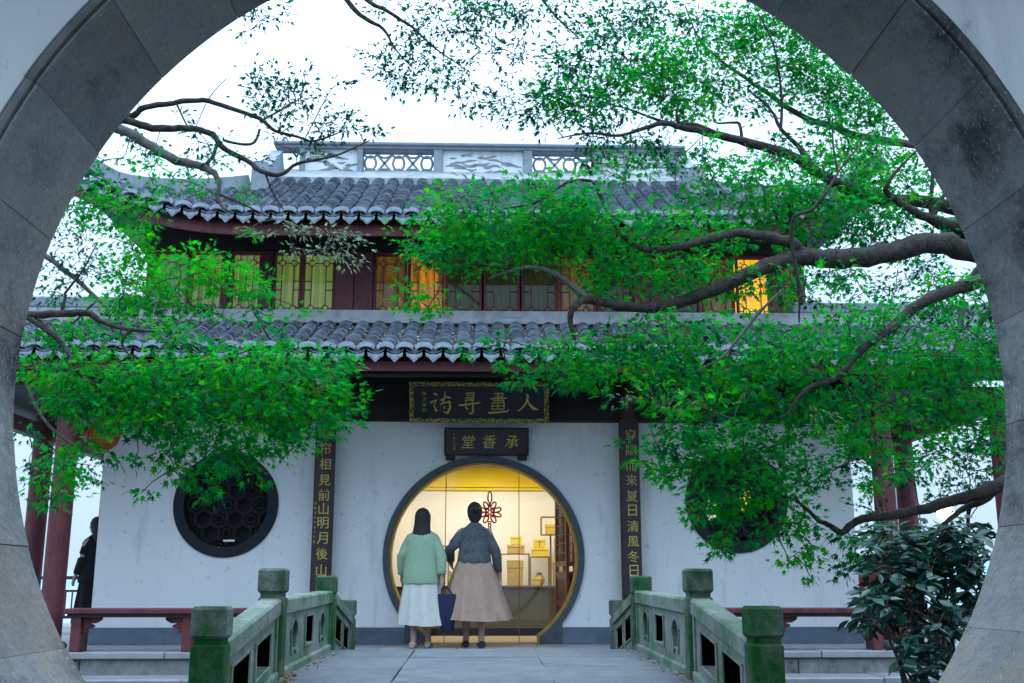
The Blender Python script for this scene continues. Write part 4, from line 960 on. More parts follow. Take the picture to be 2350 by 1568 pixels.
    for sd in (-1, 1):
        el, wr_ = Vector(arms[sd][0]), Vector(arms[sd][1]); shp = Vector((sd * .115, 0, 1.295)); cw = cloth['cuff']
        pts = [shp, shp.lerp(el, .33), shp.lerp(el, .7), el, el.lerp(wr_, .3), el.lerp(wr_, .65), el.lerp(wr_, cw), el.lerp(wr_, cw + .02)]
        g.tube([P(*q) for q in pts], [s * r * cloth['wide'] for r in (.058, .064, .062, .058, .053, .049, .045, .034)], 14)
    g.build(cloth['name'], cloth['mat'], o)
    # long skirt
    g = MB(); rings = []; N = 56; zt_, zb_ = skirt['top'], skirt['bot']
    for i in range(13):
        t = i / 12; z = zt_ + (zb_ - zt_) * t; a = skirt['w0'] + (skirt['w1'] - skirt['w0']) * t ** .85; fold = .018 + .12 * t
        rings.append([P(a * math.cos(2 * PI * k / N) * (1 + fold * math.sin(9 * 2 * PI * k / N + 1.3 * math.sin(k * .5))) + skirt['sway'] * t * t, a * .72 * math.sin(2 * PI * k / N) * (1 + fold * math.sin(9 * 2 * PI * k / N + 1.3)), z + .012 * t * math.sin(4 * PI * k / N + 1)) for k in range(N)])
    g.loft(rings, False); inner = [[base + (v - base) * 1.0 for v in r] for r in rings]; g.build('skirt', skirt['mat'], o)
    # hair
    g = MB(); rings = []
    if hair == 'long':
        prof = [(1.10, .02, .012, -.11), (1.13, .095, .028, -.105), (1.25, .112, .036, -.10), (1.36, .105, .05, -.075), (1.44, .098, .075, -.035), (1.50, .098, .096, -.016), (1.545, .096, .101, -.010), (1.58, .086, .094, -.008), (1.61, .068, .076, -.006), (1.63, .045, .052, -.004), (1.642, .012, .015, 0)]
    else:
        prof = [(1.395, .03, .02, -.05), (1.42, .062, .045, -.04), (1.47, .082, .07, -.025), (1.53, .088, .088, -.012), (1.585, .078, .082, -.005), (1.62, .052, .058, 0), (1.638, .012, .014, 0)]
    for z, a, b, y in prof:
        rings.append([P(a * math.cos(2 * PI * k / 24) * (1 + .03 * math.sin(k * 2.3 + z * 9)), y + b * math.sin(2 * PI * k / 24) * (1 + .03 * math.sin(k * 3.1)), z) for k in range(24)])
    g.loft(rings)
    if hair == 'bun': g.loft([[P(.042 * math.sin(PI * i / 8 + .01) * math.cos(2 * PI * k / 14), -.112 + .036 * -math.cos(PI * i / 8), 1.54 + .042 * math.sin(PI * i / 8 + .01) * math.sin(2 * PI * k / 14)) for k in range(14)] for i in range(9)])
    g.build('hair', M_HAIR, o); return o, P
M_SAGE = mat('sage_knit', (.30, .44, .29), .95, (.36, .50, .34), 30, bump=.6, bscale=130)
M_CREAM = mat('cream_skirt', (.62, .60, .55), .9, (.68, .66, .61), 8, bump=.2, bscale=60)
M_GREYJ = mat('grey_jacket', (.06, .07, .085), .9, (.12, .135, .15), 45, bump=.4, bscale=100)
M_TAN = mat('tan_skirt', (.40, .26, .20), .9, (.47, .31, .24), 8, bump=.2, bscale=60)
M_SHOE = mat('dark_shoe', (.03, .028, .028), .5); M_SHOE2 = mat('beige_shoe', (.4, .32, .27), .5)
M_NAVY = mat('navy_canvas', (.012, .02, .055), .8, (.018, .028, .07), 30, bump=.3)
pA = atz(968, 1484, .004); pA.y = 12.95; pA.x = at(965, 1480, 12.95).x
arms = {-1: ((-.235, -.01, 1.05), (-.25, .10, .83)), 1: ((.235, -.05, 1.05), (.25, -.08, .82))}
oA, PA = person('woman seen from behind with long black hair, sage green sweater and cream long skirt', (pA.x, 12.95, .004), 1.58, math.radians(-4), arms, .05,
       {'name': 'sweater', 'mat': M_SAGE, 'hem': .74, 'wide': 1.22, 'cuff': .88, 'shoe': M_SHOE2}, 'long', {'top': .92, 'bot': .26, 'w0': .18, 'w1': .29, 'sway': .02, 'mat': M_CREAM}, 'women walking to the doorway')
arms = {-1: ((-.29, -.03, 1.08), (-.26, .14, .96)), 1: ((.245, -.04, 1.06), (.285, .04, .82))}
xB = at(1087, 1480, 13.0).x
oB, PB = person('woman seen from behind with tied dark hair, grey jacket and tan flared long skirt', (xB, 13.0, .004), 1.66, math.radians(6), arms, -.07,
       {'name': 'jacket', 'mat': M_GREYJ, 'hem': .93, 'wide': 1.04, 'cuff': .9, 'shoe': M_SHOE}, 'bun', {'top': 1.03, 'bot': .30, 'w0': .16, 'w1': .40, 'sway': .01, 'mat': M_TAN}, 'women walking to the doorway')
# navy tote bag in the left woman's right hand
hb = PA(.262, -.10, .70); tb = thing('tote_bag', 'dark navy tote bag held at the side of the woman in the green sweater', 'bag', (hb.x + .05, hb.y, hb.z - .52))
g = MB(); rings = []
for z, a, b in ((-.50, .055, .04), (-.48, .075, .05), (-.3, .10, .055), (-.12, .115, .045), (-.08, .115, .03)):
    rings.append([Vector((hb.x + .06 + a * (abs(math.cos(2 * PI * k / 20)) ** .6) * (1 if math.cos(2 * PI * k / 20) > 0 else -1), hb.y + b * math.sin(2 * PI * k / 20), hb.z + z)) for k in range(20)])
g.loft(rings); g.build('bag_body', M_NAVY, tb)
for dy in (-.02, .02):
    g = MB(); g.tube([(hb.x - .01, hb.y + dy, hb.z - .09), (hb.x - .005, hb.y + dy * .5, hb.z - .01), (hb.x + .02, hb.y, hb.z + .012), (hb.x + .06, hb.y + dy * .5, hb.z - .01), (hb.x + .12, hb.y + dy, hb.z - .09)], .009, 6); g.build('strap', M_NAVY, tb)
# person in black by the left wall corner
pC = at(210, 1400, 15.4)
arms = {-1: ((-.2, 0, 1.05), (-.2, .1, .84)), 1: ((.2, 0, 1.05), (.2, .1, .84))}
M_BLK = mat('black_coat', (.012, .012, .014), .9)
person('person in a long black coat standing behind the left corner of the white wall', (pC.x - .02, 15.4, 0), 1.62, math.radians(60), arms, .0, {'name': 'coat', 'mat': M_BLK, 'hem': .74, 'wide': 1.12, 'cuff': .9, 'shoe': M_SHOE}, 'long', {'top': .92, 'bot': .2, 'w0': .17, 'w1': .25, 'sway': 0, 'mat': M_BLK}, None)
# ================================================================== TREES
G_ST = [(0, (.006, .025, .016)), (.22, (.004, .085, .04)), (.38, (.003, .21, .07)), (.58, (.005, .24, .012)), (.8, (.035, .31, .005)), (.88, (.09, .30, .01)), (.93, (.11, .07, .035)), (1, (.26, .25, .25))]  # first stop: silhouette darkness for sky-backed leaves
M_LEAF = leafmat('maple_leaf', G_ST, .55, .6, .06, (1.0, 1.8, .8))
def leaf_star(lobes=5):
    "palmate maple leaf: base at the origin, tip along +y, a little cupped"
    pts = [(0, 0, 0)]; tips = [(-118, .52), (-62, .86), (0, 1.0), (62, .86), (118, .52)]
    cx = .38; vs = [(0, .0, 0), (0, cx, -.03)]
    out = []
    for i, (a, r) in enumerate(tips):
        t = math.radians(a); out.append((math.sin(t) * r * .62, cx + math.cos(t) * r * .62, (-.10 if a == 0 else -.06)))
        if i < 4:
            t2 = math.radians((a + tips[i + 1][0]) / 2); out.append((math.sin(t2) * .125, cx + math.cos(t2) * .125, .02))
    vs += out; n = len(out)
    fs = [(1, 2 + i + 1, 2 + i) for i in range(n - 1)] + [(0, 1, 2), (0, 2 + n - 1, 1)]
    return np.array(vs, float), np.array(fs, int)
def leaf_oval():
    vs = [(0, 0, 0), (-.2, .3, .04), (0, .32, -.03), (.2, .3, .04), (-.24, .58, .05), (0, .62, -.03), (.24, .58, .05), (0, 1.05, .0 - .06)]
    fs = [(0, 2, 1), (0, 3, 2), (1, 2, 5), (1, 5, 4), (2, 3, 6), (2, 6, 5), (4, 5, 7), (5, 6, 7)]
    return np.array(vs, float), np.array(fs, int)
STAR = leaf_star(); OVAL = leaf_oval()
def norm(a): return a / np.maximum(np.linalg.norm(a, axis=1, keepdims=True), 1e-9)
def leaf_mesh(name, shape, pos, tip, nrm, size, tint, m_, off, squeeze=None):
    LV, LF = shape; n = len(pos)
    y = norm(tip); x = norm(np.cross(y, nrm)); z = np.cross(x, y)
    sx = size if squeeze is None else size * squeeze
    V = pos[:, None, :] + LV[None, :, 0:1] * x[:, None, :] * sx[:, None, None] + LV[None, :, 1:2] * y[:, None, :] * size[:, None, None] + LV[None, :, 2:3] * z[:, None, :] * size[:, None, None]
    V = V.reshape(-1, 3) - np.array(off); Fc = (LF[None] + (np.arange(n) * len(LV))[:, None, None]).reshape(-1)
    me = bpy.data.meshes.new(name); me.vertices.add(len(V)); me.vertices.foreach_set('co', V.ravel()); nf = n * len(LF)
    me.loops.add(nf * 3); me.loops.foreach_set('vertex_index', Fc); me.polygons.add(nf); me.polygons.foreach_set('loop_start', np.arange(nf) * 3)
    me.update(calc_edges=True); a = me.attributes.new('tint', 'FLOAT', 'POINT'); a.data.foreach_set('value', np.repeat(tint, len(LV)).astype(np.float32))
    me.materials.append(m_); return me
def smooth_path(pts, k=4):
    out = []
    n = len(pts)
    for i in range(n - 1):
        p0, p1, p2, p3 = pts[max(i - 1, 0)], pts[i], pts[i + 1], pts[min(i + 2, n - 1)]
        for j in range(k):
            t = j / k; out.append(tuple(.5 * ((2 * p1[c]) + (-p0[c] + p2[c]) * t + (2 * p0[c] - 5 * p1[c] + 4 * p2[c] - p3[c]) * t * t + (-p0[c] + 3 * p1[c] - 3 * p2[c] + p3[c]) * t ** 3) for c in range(4)))
    out.append(tuple(pts[-1])); return out
COV = 2.1
LEAF_ME = [leaf_mesh('leaf', STAR, np.zeros((1, 3)), np.array([[0, 1., 0]]), np.array([[0, 0, 1.]]), np.array([1.]), np.array([(q + .5) / 8]), M_LEAF, (0, 0, 0)) for q in range(8)]
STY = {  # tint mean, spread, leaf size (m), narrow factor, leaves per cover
    'g': (.52, .20, .052, 1.0), 'y': (.66, .12, .052, 1.0), 'b': (.44, .22, .054, 1.0), 'd': (.10, .10, .060, .75), 's': (.16, .18, .058, .85), 'p': (.985, .03, .05, .6), 'm': (.46, .26, .058, .95)}  # d and s darkened: backlit look against the sky put into leaf colour
def tree(label, base, branches, clusters, trunk, group):
    o = thing('maple_tree', label, 'tree', base, group); nodes = []
    def add(name, pts, m_, n=9):
        sp = smooth_path(pts); g = MB(); pp = [Vector(q[:3]) for q in sp]; rr = [max(.003, q[3]) * (1 + .05 * math.sin(i * 1.9)) for i, q in enumerate(sp)]
        jit = [p + Vector((random.gauss(0, .10), random.gauss(0, .10), random.gauss(0, .10))) * r for p, r in zip(pp, rr)]
        g.tube(jit, rr, n); g.build(name, m_, o)
        for q in sp: nodes.append(q[:3])
    add('trunk', trunk, M_BARK, 14)
    for br_, pale in branches: add('branch', [(*at(px, py, Y), r) for px, py, Y, r in br_], M_BARKP if pale else M_BARK)
    N = np.array(nodes); sprays = []
    P_, T_, Nn, Sz, Ti, Sq = [], [], [], [], [], []
    for (px, py, rx_, ry_, Y, cov, sty) in clusters:
        c = np.array(at(px, py, Y)); sc_ = Y * 1.02 / F; a, b = rx_ * sc_, ry_ * sc_; dpt = max(.12, min(.7, .55 * a + .1))
        tm, ts, sz, nar = STY[sty]; area = PI * a * b; per = 16; n = max(1, int(round(COV * (1.5 if sty in 'ds' else .8 if sty == 'b' else 1) * (1.9 if py < 420 and px > 1300 else 1) * cov * area / (sz * sz * .42) / per)))
        for _ in range(n):
            while True:
                u = RNG.uniform(-1, 1, 3)
                if (u ** 2).sum() <= 1 + RNG.uniform(-.1, .25): break
            p = c + u * np.array([a, dpt, b]); sprays.append((p, per, sty, min(.115, max(.05, .4 * min(a, b) + .03))))
    cent = np.array([s[0] for s in sprays]); d0 = np.array([np.sqrt(((N - p) ** 2).sum(1).min()) for p in cent]); order = np.argsort(d0)
    buf = np.empty((len(N) + 3 * len(sprays), 3)); buf[:len(N)] = N; cnt = len(N); tw = MB()
    for k in order:
        p, per, sty, sr = sprays[k]; dd = ((buf[:cnt] - p) ** 2).sum(1); q = buf[np.argmin(dd)]; L = math.sqrt(dd.min())
        m1 = q + (p - q) * .35 + RNG.normal(0, .07, 3) * L + np.array([0, 0, .06 * L]); m2 = q + (p - q) * .7 + RNG.normal(0, .06, 3) * L + np.array([0, 0, .05 * L])
        r0 = min(.013, .0040 + .006 * L)
        tw.tube([q, m1, m2, p], [r0, r0 * .75, r0 * .6, .0026], 4, False)
        buf[cnt:cnt + 3] = [m1, m2, p]; cnt += 3
        dr = (p - q) / max(L, 1e-6); dr = dr + np.array([0, 0, -.15]); dr /= np.linalg.norm(dr)
        tm, ts, sz, nar = STY[sty]; n = per
        off = RNG.normal(0, 1, (n, 3)) * np.array([sr, sr, sr * .45]) * .75
        pos = p + off; tip = norm(off + dr * sr * .9 + RNG.normal(0, .5, (n, 3)) * sr + np.array([0, 0, -.35 * sr]))
        nr = norm(RNG.normal(0, .55, (n, 3)) + np.array([0, -.45, .75])); tmean = tm + RNG.normal(0, ts * .6)
        P_.append(pos); T_.append(tip); Nn.append(nr); Sz.append(sz * RNG.uniform(.6, 1.3, n)); Ti.append(np.clip(tmean + RNG.normal(0, ts * .6, n), 0, 1 if sty == 'p' else .9)); Sq.append(np.full(n, nar))
    if P_:
        tag(tw.build('twig_network', M_TWIG, o), kind='stuff')
        A = [np.concatenate(q) for q in (P_, T_, Nn, Sz, Ti, Sq)]
        score = A[3] / A[0][:, 1]; big = np.zeros(len(score), bool); big[np.argsort(-score)[:300]] = True
        for i in np.nonzero(big)[0]:                 # the leaves that show largest, one by one
            y = Vector(A[1][i]).normalized(); x = y.cross(Vector(A[2][i])).normalized(); z = x.cross(y)
            lf = link('leaf', LEAF_ME[min(7, int(A[4][i] * 8))], o, Vector(A[0][i]) - Vector(base), Matrix((x, y, z)).transposed().to_euler()); lf.scale = (A[3][i] * A[5][i], A[3][i], A[3][i])
        k = ~big; me = leaf_mesh('foliage', STAR, A[0][k], A[1][k], A[2][k], A[3][k], A[4][k], M_LEAF, base, A[5][k])
        tag(link('foliage', me, o), kind='stuff')
        print('leaves', label[:20], sum(len(q) for q in P_))
    return o

R_BR = [
 ([(2640, 760, 7.6, .13), (2400, 640, 7.2, .09), (2255, 588, 7.0, .078), (2150, 556, 6.8, .073), (2040, 580, 6.7, .068), (1930, 596, 6.6, .066), (1840, 590, 6.5, .056), (1760, 610, 6.4, .05), (1640, 664, 6.3, .042), (1540, 700, 6.3, .036), (1440, 706, 6.2, .03), (1350, 688, 6.2, .026), (1318, 706, 6.1, .021), (1308, 735, 6.1, .017), (1320, 778, 6.1, .012)], 0),
 ([(1352, 690, 6.2, .024), (1290, 640, 6.2, .018), (1235, 615, 6.15, .013), (1180, 620, 6.1, .009), (1120, 640, 6.1, .006)], 1),
 ([(1845, 588, 6.5, .045), (1815, 560, 6.45, .038), (1770, 546, 6.4, .034), (1690, 536, 6.4, .028), (1580, 562, 6.3, .024), (1500, 574, 6.3, .02), (1445, 556, 6.2, .016), (1400, 500, 6.2, .013), (1370, 430, 6.2, .011), (1348, 414, 6.2, .010), (1300, 420, 6.2, .008), (1230, 465, 6.1, .007), (1160, 478, 6.1, .004)], 0),
 ([(2460, 560, 7.4, .09), (2260, 545, 7.2, .07), (2190, 520, 7.1, .055), (2130, 500, 7.0, .035), (2085, 478, 6.9, .028), (2045, 450, 6.9, .022), (2033, 430, 6.8, .017), (2060, 390, 6.8, .010), (2110, 340, 6.8, .006)], 0),
 ([(2150, 512, 7.0, .03), (2136, 480, 7.0, .018), (2140, 410, 7.0, .012), (2136, 380, 7.0, .006)], 0), ([(2140, 500, 7.0, .02), (2165, 450, 7.0, .012), (2180, 420, 7.0, .006)], 0),
 ([(2600, 520, 8.8, .07), (2330, 370, 8.5, .05), (2190, 345, 8.4, .04), (2105, 334, 8.4, .035), (1964, 311, 8.3, .032), (1914, 289, 8.2, .03), (1864, 278, 8.2, .026), (1814, 251, 8.1, .022), (1764, 217, 8.0, .018), (1713, 181, 7.9, .015), (1647, 134, 7.8, .011), (1603, 87, 7.8, .008), (1573, 15, 7.8, .006)], 1),
 ([(2330, 540, 7.9, .07), (2150, 470, 7.6, .05), (2000, 455, 7.4, .045), (1900, 410, 7.2, .04), (1820, 360, 7.1, .036), (1730, 331, 7.0, .032), (1663, 315, 7.0, .028), (1613, 302, 6.9, .026), (1563, 292, 6.9, .022), (1520, 283, 6.8, .018), (1470, 297, 6.8, .014), (1420, 311, 6.7, .010), (1350, 306, 6.7, .007), (1280, 318, 6.6, .004)], 0),
 ([(1640, 305, 6.9, .016), (1600, 287, 6.9, .014), (1562, 284, 6.9, .013), (1553, 262, 6.9, .011), (1557, 246, 6.9, .005)], 0), ([(1560, 291, 6.9, .016), (1500, 272, 6.9, .010), (1440, 250, 6.9, .007), (1400, 240, 6.9, .004)], 0), ([(1703, 322, 7, .012), (1697, 285, 7, .011), (1680, 282, 7, .009), (1640, 280, 7, .006), (1637, 240, 7, .004)], 0),
 ([(1880, 400, 7.2, .03), (1840, 345, 7.2, .02), (1820, 325, 7.2, .016), (1790, 294, 7.1, .013), (1776, 262, 7.1, .011), (1750, 234, 7.1, .009), (1715, 205, 7.1, .005)], 0), ([(1792, 300, 7.1, .012), (1794, 227, 7.1, .010), (1782, 134, 7.0, .008), (1770, 90, 7.0, .007), (1736, 22, 7.0, .004)], 0),
 ([(1840, 700, 5.6, .012), (1815, 515, 5.5, .011), (1864, 482, 5.5, .010), (1897, 440, 5.5, .008), (1931, 385, 5.6, .006), (1984, 318, 5.7, .003)], 0), ([(1921, 395, 5.6, .006), (1912, 330, 5.6, .005), (1910, 270, 5.6, .003)], 0),
 ([(2640, 560, 6.6, .08), (2400, 600, 6.3, .055), (2268, 640, 6.1, .046), (2199, 662, 6.0, .04), (2112, 696, 5.9, .033), (2058, 742, 5.9, .03), (2011, 775, 5.8, .026), (1964, 815, 5.8, .022), (1924, 866, 5.8, .018), (1864, 886, 5.7, .014), (1831, 916, 5.7, .012), (1814, 943, 5.7, .009), (1790, 962, 5.7, .005)], 0),
 ([(1924, 866, 5.8, .010), (1960, 905, 5.8, .007), (1985, 945, 5.8, .004)], 0), ([(2260, 600, 7.2, .03), (2215, 665, 7.1, .024), (2199, 782, 7.0, .02), (2170, 830, 7.0, .014), (2138, 868, 7.0, .007)], 1), ([(2290, 690, 6.9, .02), (2255, 735, 6.9, .016), (2242, 770, 6.9, .012), (2262, 800, 6.9, .008), (2290, 850, 6.9, .004)], 0),
 ([(2640, 960, 7.4, .08), (2420, 1075, 7.1, .055), (2310, 1107, 6.9, .045), (2240, 1135, 6.8, .04), (2180, 1151, 6.8, .036), (2080, 1177, 6.7, .03), (2000, 1187, 6.6, .026), (1965, 1195, 6.6, .024), (1932, 1222, 6.6, .02), (1905, 1206, 6.6, .016), (1880, 1195, 6.6, .014), (1850, 1168, 6.5, .011), (1820, 1146, 6.5, .009), (1760, 1130, 6.5, .006), (1700, 1120, 6.4, .004)], 0),
 ([(2300, 1112, 6.9, .028), (2255, 1150, 6.9, .024), (2210, 1168, 6.9, .02), (2170, 1200, 6.8, .014), (2130, 1238, 6.8, .007)], 0), ([(2225, 1166, 6.9, .014), (2221, 1195, 6.9, .012), (2228, 1225, 6.9, .010), (2270, 1200, 6.9, .005)], 0),
 ([(1795, 665, 5.2, .004), (1745, 715, 5.2, .008), (1700, 770, 5.2, .009), (1657, 820, 5.2, .006), (1600, 850, 5.2, .003)], 1), ([(1834, 740, 5.3, .004), (1836, 690, 5.3, .008), (1850, 640, 5.3, .006)], 0)]
R_CL = [
 # centre masses on the twisting branch
 (1180, 500, 210, 65, 6.2, 2.6, 'g'), (1060, 535, 130, 60, 6.2, 2.6, 'g'), (1330, 500, 150, 60, 6.2, 2.2, 'g'), (990, 590, 80, 35, 6.1, 2.2, 'g'), (1100, 590, 120, 40, 6.1, 1.7, 'g'), (960, 690, 70, 32, 6.1, 1.5, 'y'), (1150, 455, 180, 25, 6.3, 1.0, 'm'), (1260, 440, 140, 30, 6.3, 1.4, 'g'),
 (1420, 590, 130, 60, 6.4, 1.8, 'g'), (1390, 640, 110, 40, 6.3, 1.4, 'm'), (1530, 520, 110, 40, 6.4, 1.6, 'g'), (1230, 560, 90, 40, 6.2, 1.9, 'g'), (1470, 660, 80, 30, 6.3, 1.0, 'g'), (1560, 630, 90, 40, 6.4, 1.5, 'm'),
 (1280, 838, 150, 26, 6.0, 2.2, 'g'), (1335, 868, 75, 22, 6.0, 2.0, 'g'), (1130, 800, 90, 25, 6.0, .8, 'm'), (1150, 862, 55, 22, 6.0, 1.6, 'g'), (1400, 830, 120, 45, 6.1, 2.0, 'g'), (1330, 800, 120, 28, 6.1, 1.0, 'm'), (1380, 770, 100, 30, 6.1, .9, 'm'), (1470, 790, 70, 50, 6.1, 1.4, 'm'), (1500, 720, 80, 25, 6.2, .8, 'g'),
 # right crown
 (1700, 450, 190, 60, 6.9, 2.0, 'g'), (1850, 500, 180, 70, 7.0, 2.4, 'b'), (1660, 560, 140, 35, 6.6, 1.5, 'g'), (1620, 640, 130, 40, 6.4, 1.6, 'g'), (1780, 650, 90, 45, 6.4, 1.3, 'm'), (1890, 660, 70, 60, 6.5, 1.7, 'b'), (1980, 520, 130, 60, 7.0, 2.0, 'b'), (2090, 560, 100, 35, 7.2, 1.2, 'm'), (1920, 425, 140, 55, 7.2, 2.0, 'g'), (2060, 460, 90, 50, 7.1, 1.3, 'm'), (2170, 530, 60, 30, 7.1, 1.6, 'g'),
 (1700, 780, 200, 50, 6.0, 1.7, 'm'), (1560, 770, 110, 60, 6.0, 1.6, 'g'), (1640, 840, 170, 55, 6.0, 2.2, 'b'), (1560, 890, 110, 40, 6.0, 1.8, 'm'), (1830, 830, 150, 55, 5.9, 2.0, 'g'), (1960, 770, 150, 55, 5.9, 2.0, 'g'), (2070, 720, 90, 35, 6.0, 1.8, 'g'), (2180, 670, 80, 35, 6.1, 2.0, 'g'), (2080, 840, 170, 60, 6.4, 2.2, 'g'), (2200, 800, 100, 70, 6.6, 2.2, 'b'), (2260, 720, 60, 70, 6.8, 1.5, 'm'),
 (1660, 930, 110, 35, 5.9, 1.4, 'm'), (1780, 920, 130, 50, 5.9, 2.0, 'b'), (1900, 920, 120, 50, 6.0, 2.0, 'b'), (2050, 930, 160, 60, 6.3, 2.3, 'b'), (2200, 930, 120, 75, 6.5, 2.5, 'b'), (2270, 860, 60, 90, 6.8, 2.0, 'b'), (1850, 990, 170, 40, 6.0, 2.0, 'b'), (2040, 1010, 130, 40, 6.3, 1.8, 'b'), (2200, 1020, 110, 40, 6.6, 1.6, 'm'),
 (1490, 900, 70, 40, 5.7, 1.0, 'm'), (1560, 945, 100, 40, 5.7, 1.5, 'm'), (1640, 985, 130, 35, 5.8, 1.4, 'b'), (1480, 850, 60, 35, 5.9, 1.2, 'g'), (1560, 930, 90, 32, 5.7, .35, 'p'), (1490, 905, 60, 28, 5.7, .35, 'p'), (1830, 960, 90, 26, 5.8, .2, 'p'),
 # low sprays on the lowest branch
 (1500, 1040, 85, 28, 6.2, 1.8, 'm'), (1600, 1040, 120, 40, 6.3, 2.0, 'm'), (1560, 1080, 90, 35, 6.3, 1.7, 'm'), (1700, 1050, 110, 50, 6.4, 2.2, 'b'), (1790, 1080, 90, 50, 6.5, 2.0, 'b'), (1680, 1120, 120, 45, 6.4, 2.2, 'b'), (1860, 1090, 90, 40, 6.6, 1.8, 'b'), (1750, 1170, 130, 35, 6.5, 1.8, 'b'), (1650, 1185, 90, 30, 6.4, 1.5, 'b'), (1700, 1225, 90, 22, 6.4, 1.2, 'b'), (1820, 1220, 90, 28, 6.5, 1.3, 'm'), (1900, 1260, 80, 30, 6.6, 1.3, 'm'), (1850, 1300, 60, 25, 6.5, .9, 'm'), (1935, 1290, 50, 35, 6.6, .8, 's'), (1645, 1280, 18, 45, 6.4, .9, 'm'), (1670, 1250, 40, 22, 6.4, .9, 'm'), (1990, 1240, 60, 40, 6.7, 1.2, 'b'),
 (1950, 1060, 80, 35, 6.6, 1.2, 'b'), (2030, 1090, 60, 40, 6.9, 1.0, 'b'), (2090, 1080, 50, 50, 7.2, 1.2, 'b'),
 # thin silhouettes against the pale sky at the right
 (2170, 1070, 110, 50, 8.6, .7, 's'), (2200, 1130, 90, 45, 8.6, .45, 's'), (2270, 1040, 40, 90, 8.4, .9, 's'), (2000, 1130, 30, 90, 8.2, .5, 's'), (2060, 1210, 60, 30, 7.8, .5, 's'), (2220, 1220, 60, 25, 8.4, .4, 's'),
 (2010, 640, 120, 40, 8.8, .55, 's'), (2150, 640, 120, 40, 8.8, .6, 's'), (2050, 700, 140, 35, 8.6, .6, 's'), (2180, 720, 90, 40, 8.4, .9, 's'), (2130, 600, 120, 20, 8.8, .45, 's'),
 # upper right, leaves against the sky
 (1900, 330, 100, 45, 7.6, .9, 'm'), (2010, 370, 110, 50, 7.6, 1.3, 'm'), (2090, 420, 80, 60, 7.6, 1.2, 'm'), (1950, 220, 110, 70, 7.9, 1.5, 'g'), (1850, 170, 110, 70, 7.8, 1.6, 'g'), (1760, 60, 110, 60, 7.6, 1.5, 'g'), (1850, 80, 70, 50, 7.8, 1.5, 'b'), (2010, 290, 70, 50, 8.0, 1.2, 'g'), (1700, 150, 80, 60, 7.6, 1.0, 'g'), (1660, 60, 90, 60, 7.6, .9, 'm'), (1640, 200, 110, 50, 7.6, .8, 'm'), (1750, 230, 80, 40, 7.7, .8, 'm'), (1790, 350, 80, 30, 7.2, .9, 'm'), (1700, 385, 110, 30, 7.0, 1.0, 'm'),
 (1530, 190, 70, 90, 7.2, 1.5, 'g'), (1470, 130, 70, 60, 7.2, 1.2, 'g'), (1570, 90, 80, 80, 7.4, .8, 'm'), (1590, 250, 60, 40, 7.1, 1.0, 'g'), (1500, 40, 110, 50, 7.4, .6, 's'), (1420, 210, 70, 50, 7.0, 1.3, 'm'), (1340, 225, 100, 55, 6.9, 1.2, 'm'), (1420, 290, 120, 35, 6.8, .7, 's'), (1280, 180, 70, 60, 6.9, .9, 's'), (1240, 250, 120, 45, 6.8, .8, 'd'), (1260, 210, 60, 30, 6.9, 1.2, 'g'), (1360, 130, 110, 60, 7.0, .6, 's'), (1180, 225, 90, 50, 6.9, .6, 'd'), (1450, 350, 140, 25, 6.7, .5, 's'), (1580, 360, 130, 35, 6.8, .7, 'm'), (1400, 380, 60, 30, 6.5, 1.0, 'g')]
tree('large maple at the right whose thick dark branch twists across the hall front', (4.4, 7.6, -.95), R_BR, R_CL, [(4.55, 7.7, -1.0, .30), (4.4, 7.6, .4, .24), (4.5, 7.6, 1.6, .20), (4.55, 7.6, 2.9, .17), (4.4, 7.8, 4.2, .11), (4.3, 8.2, 5.6, .06)], 'maples framing the courtyard')

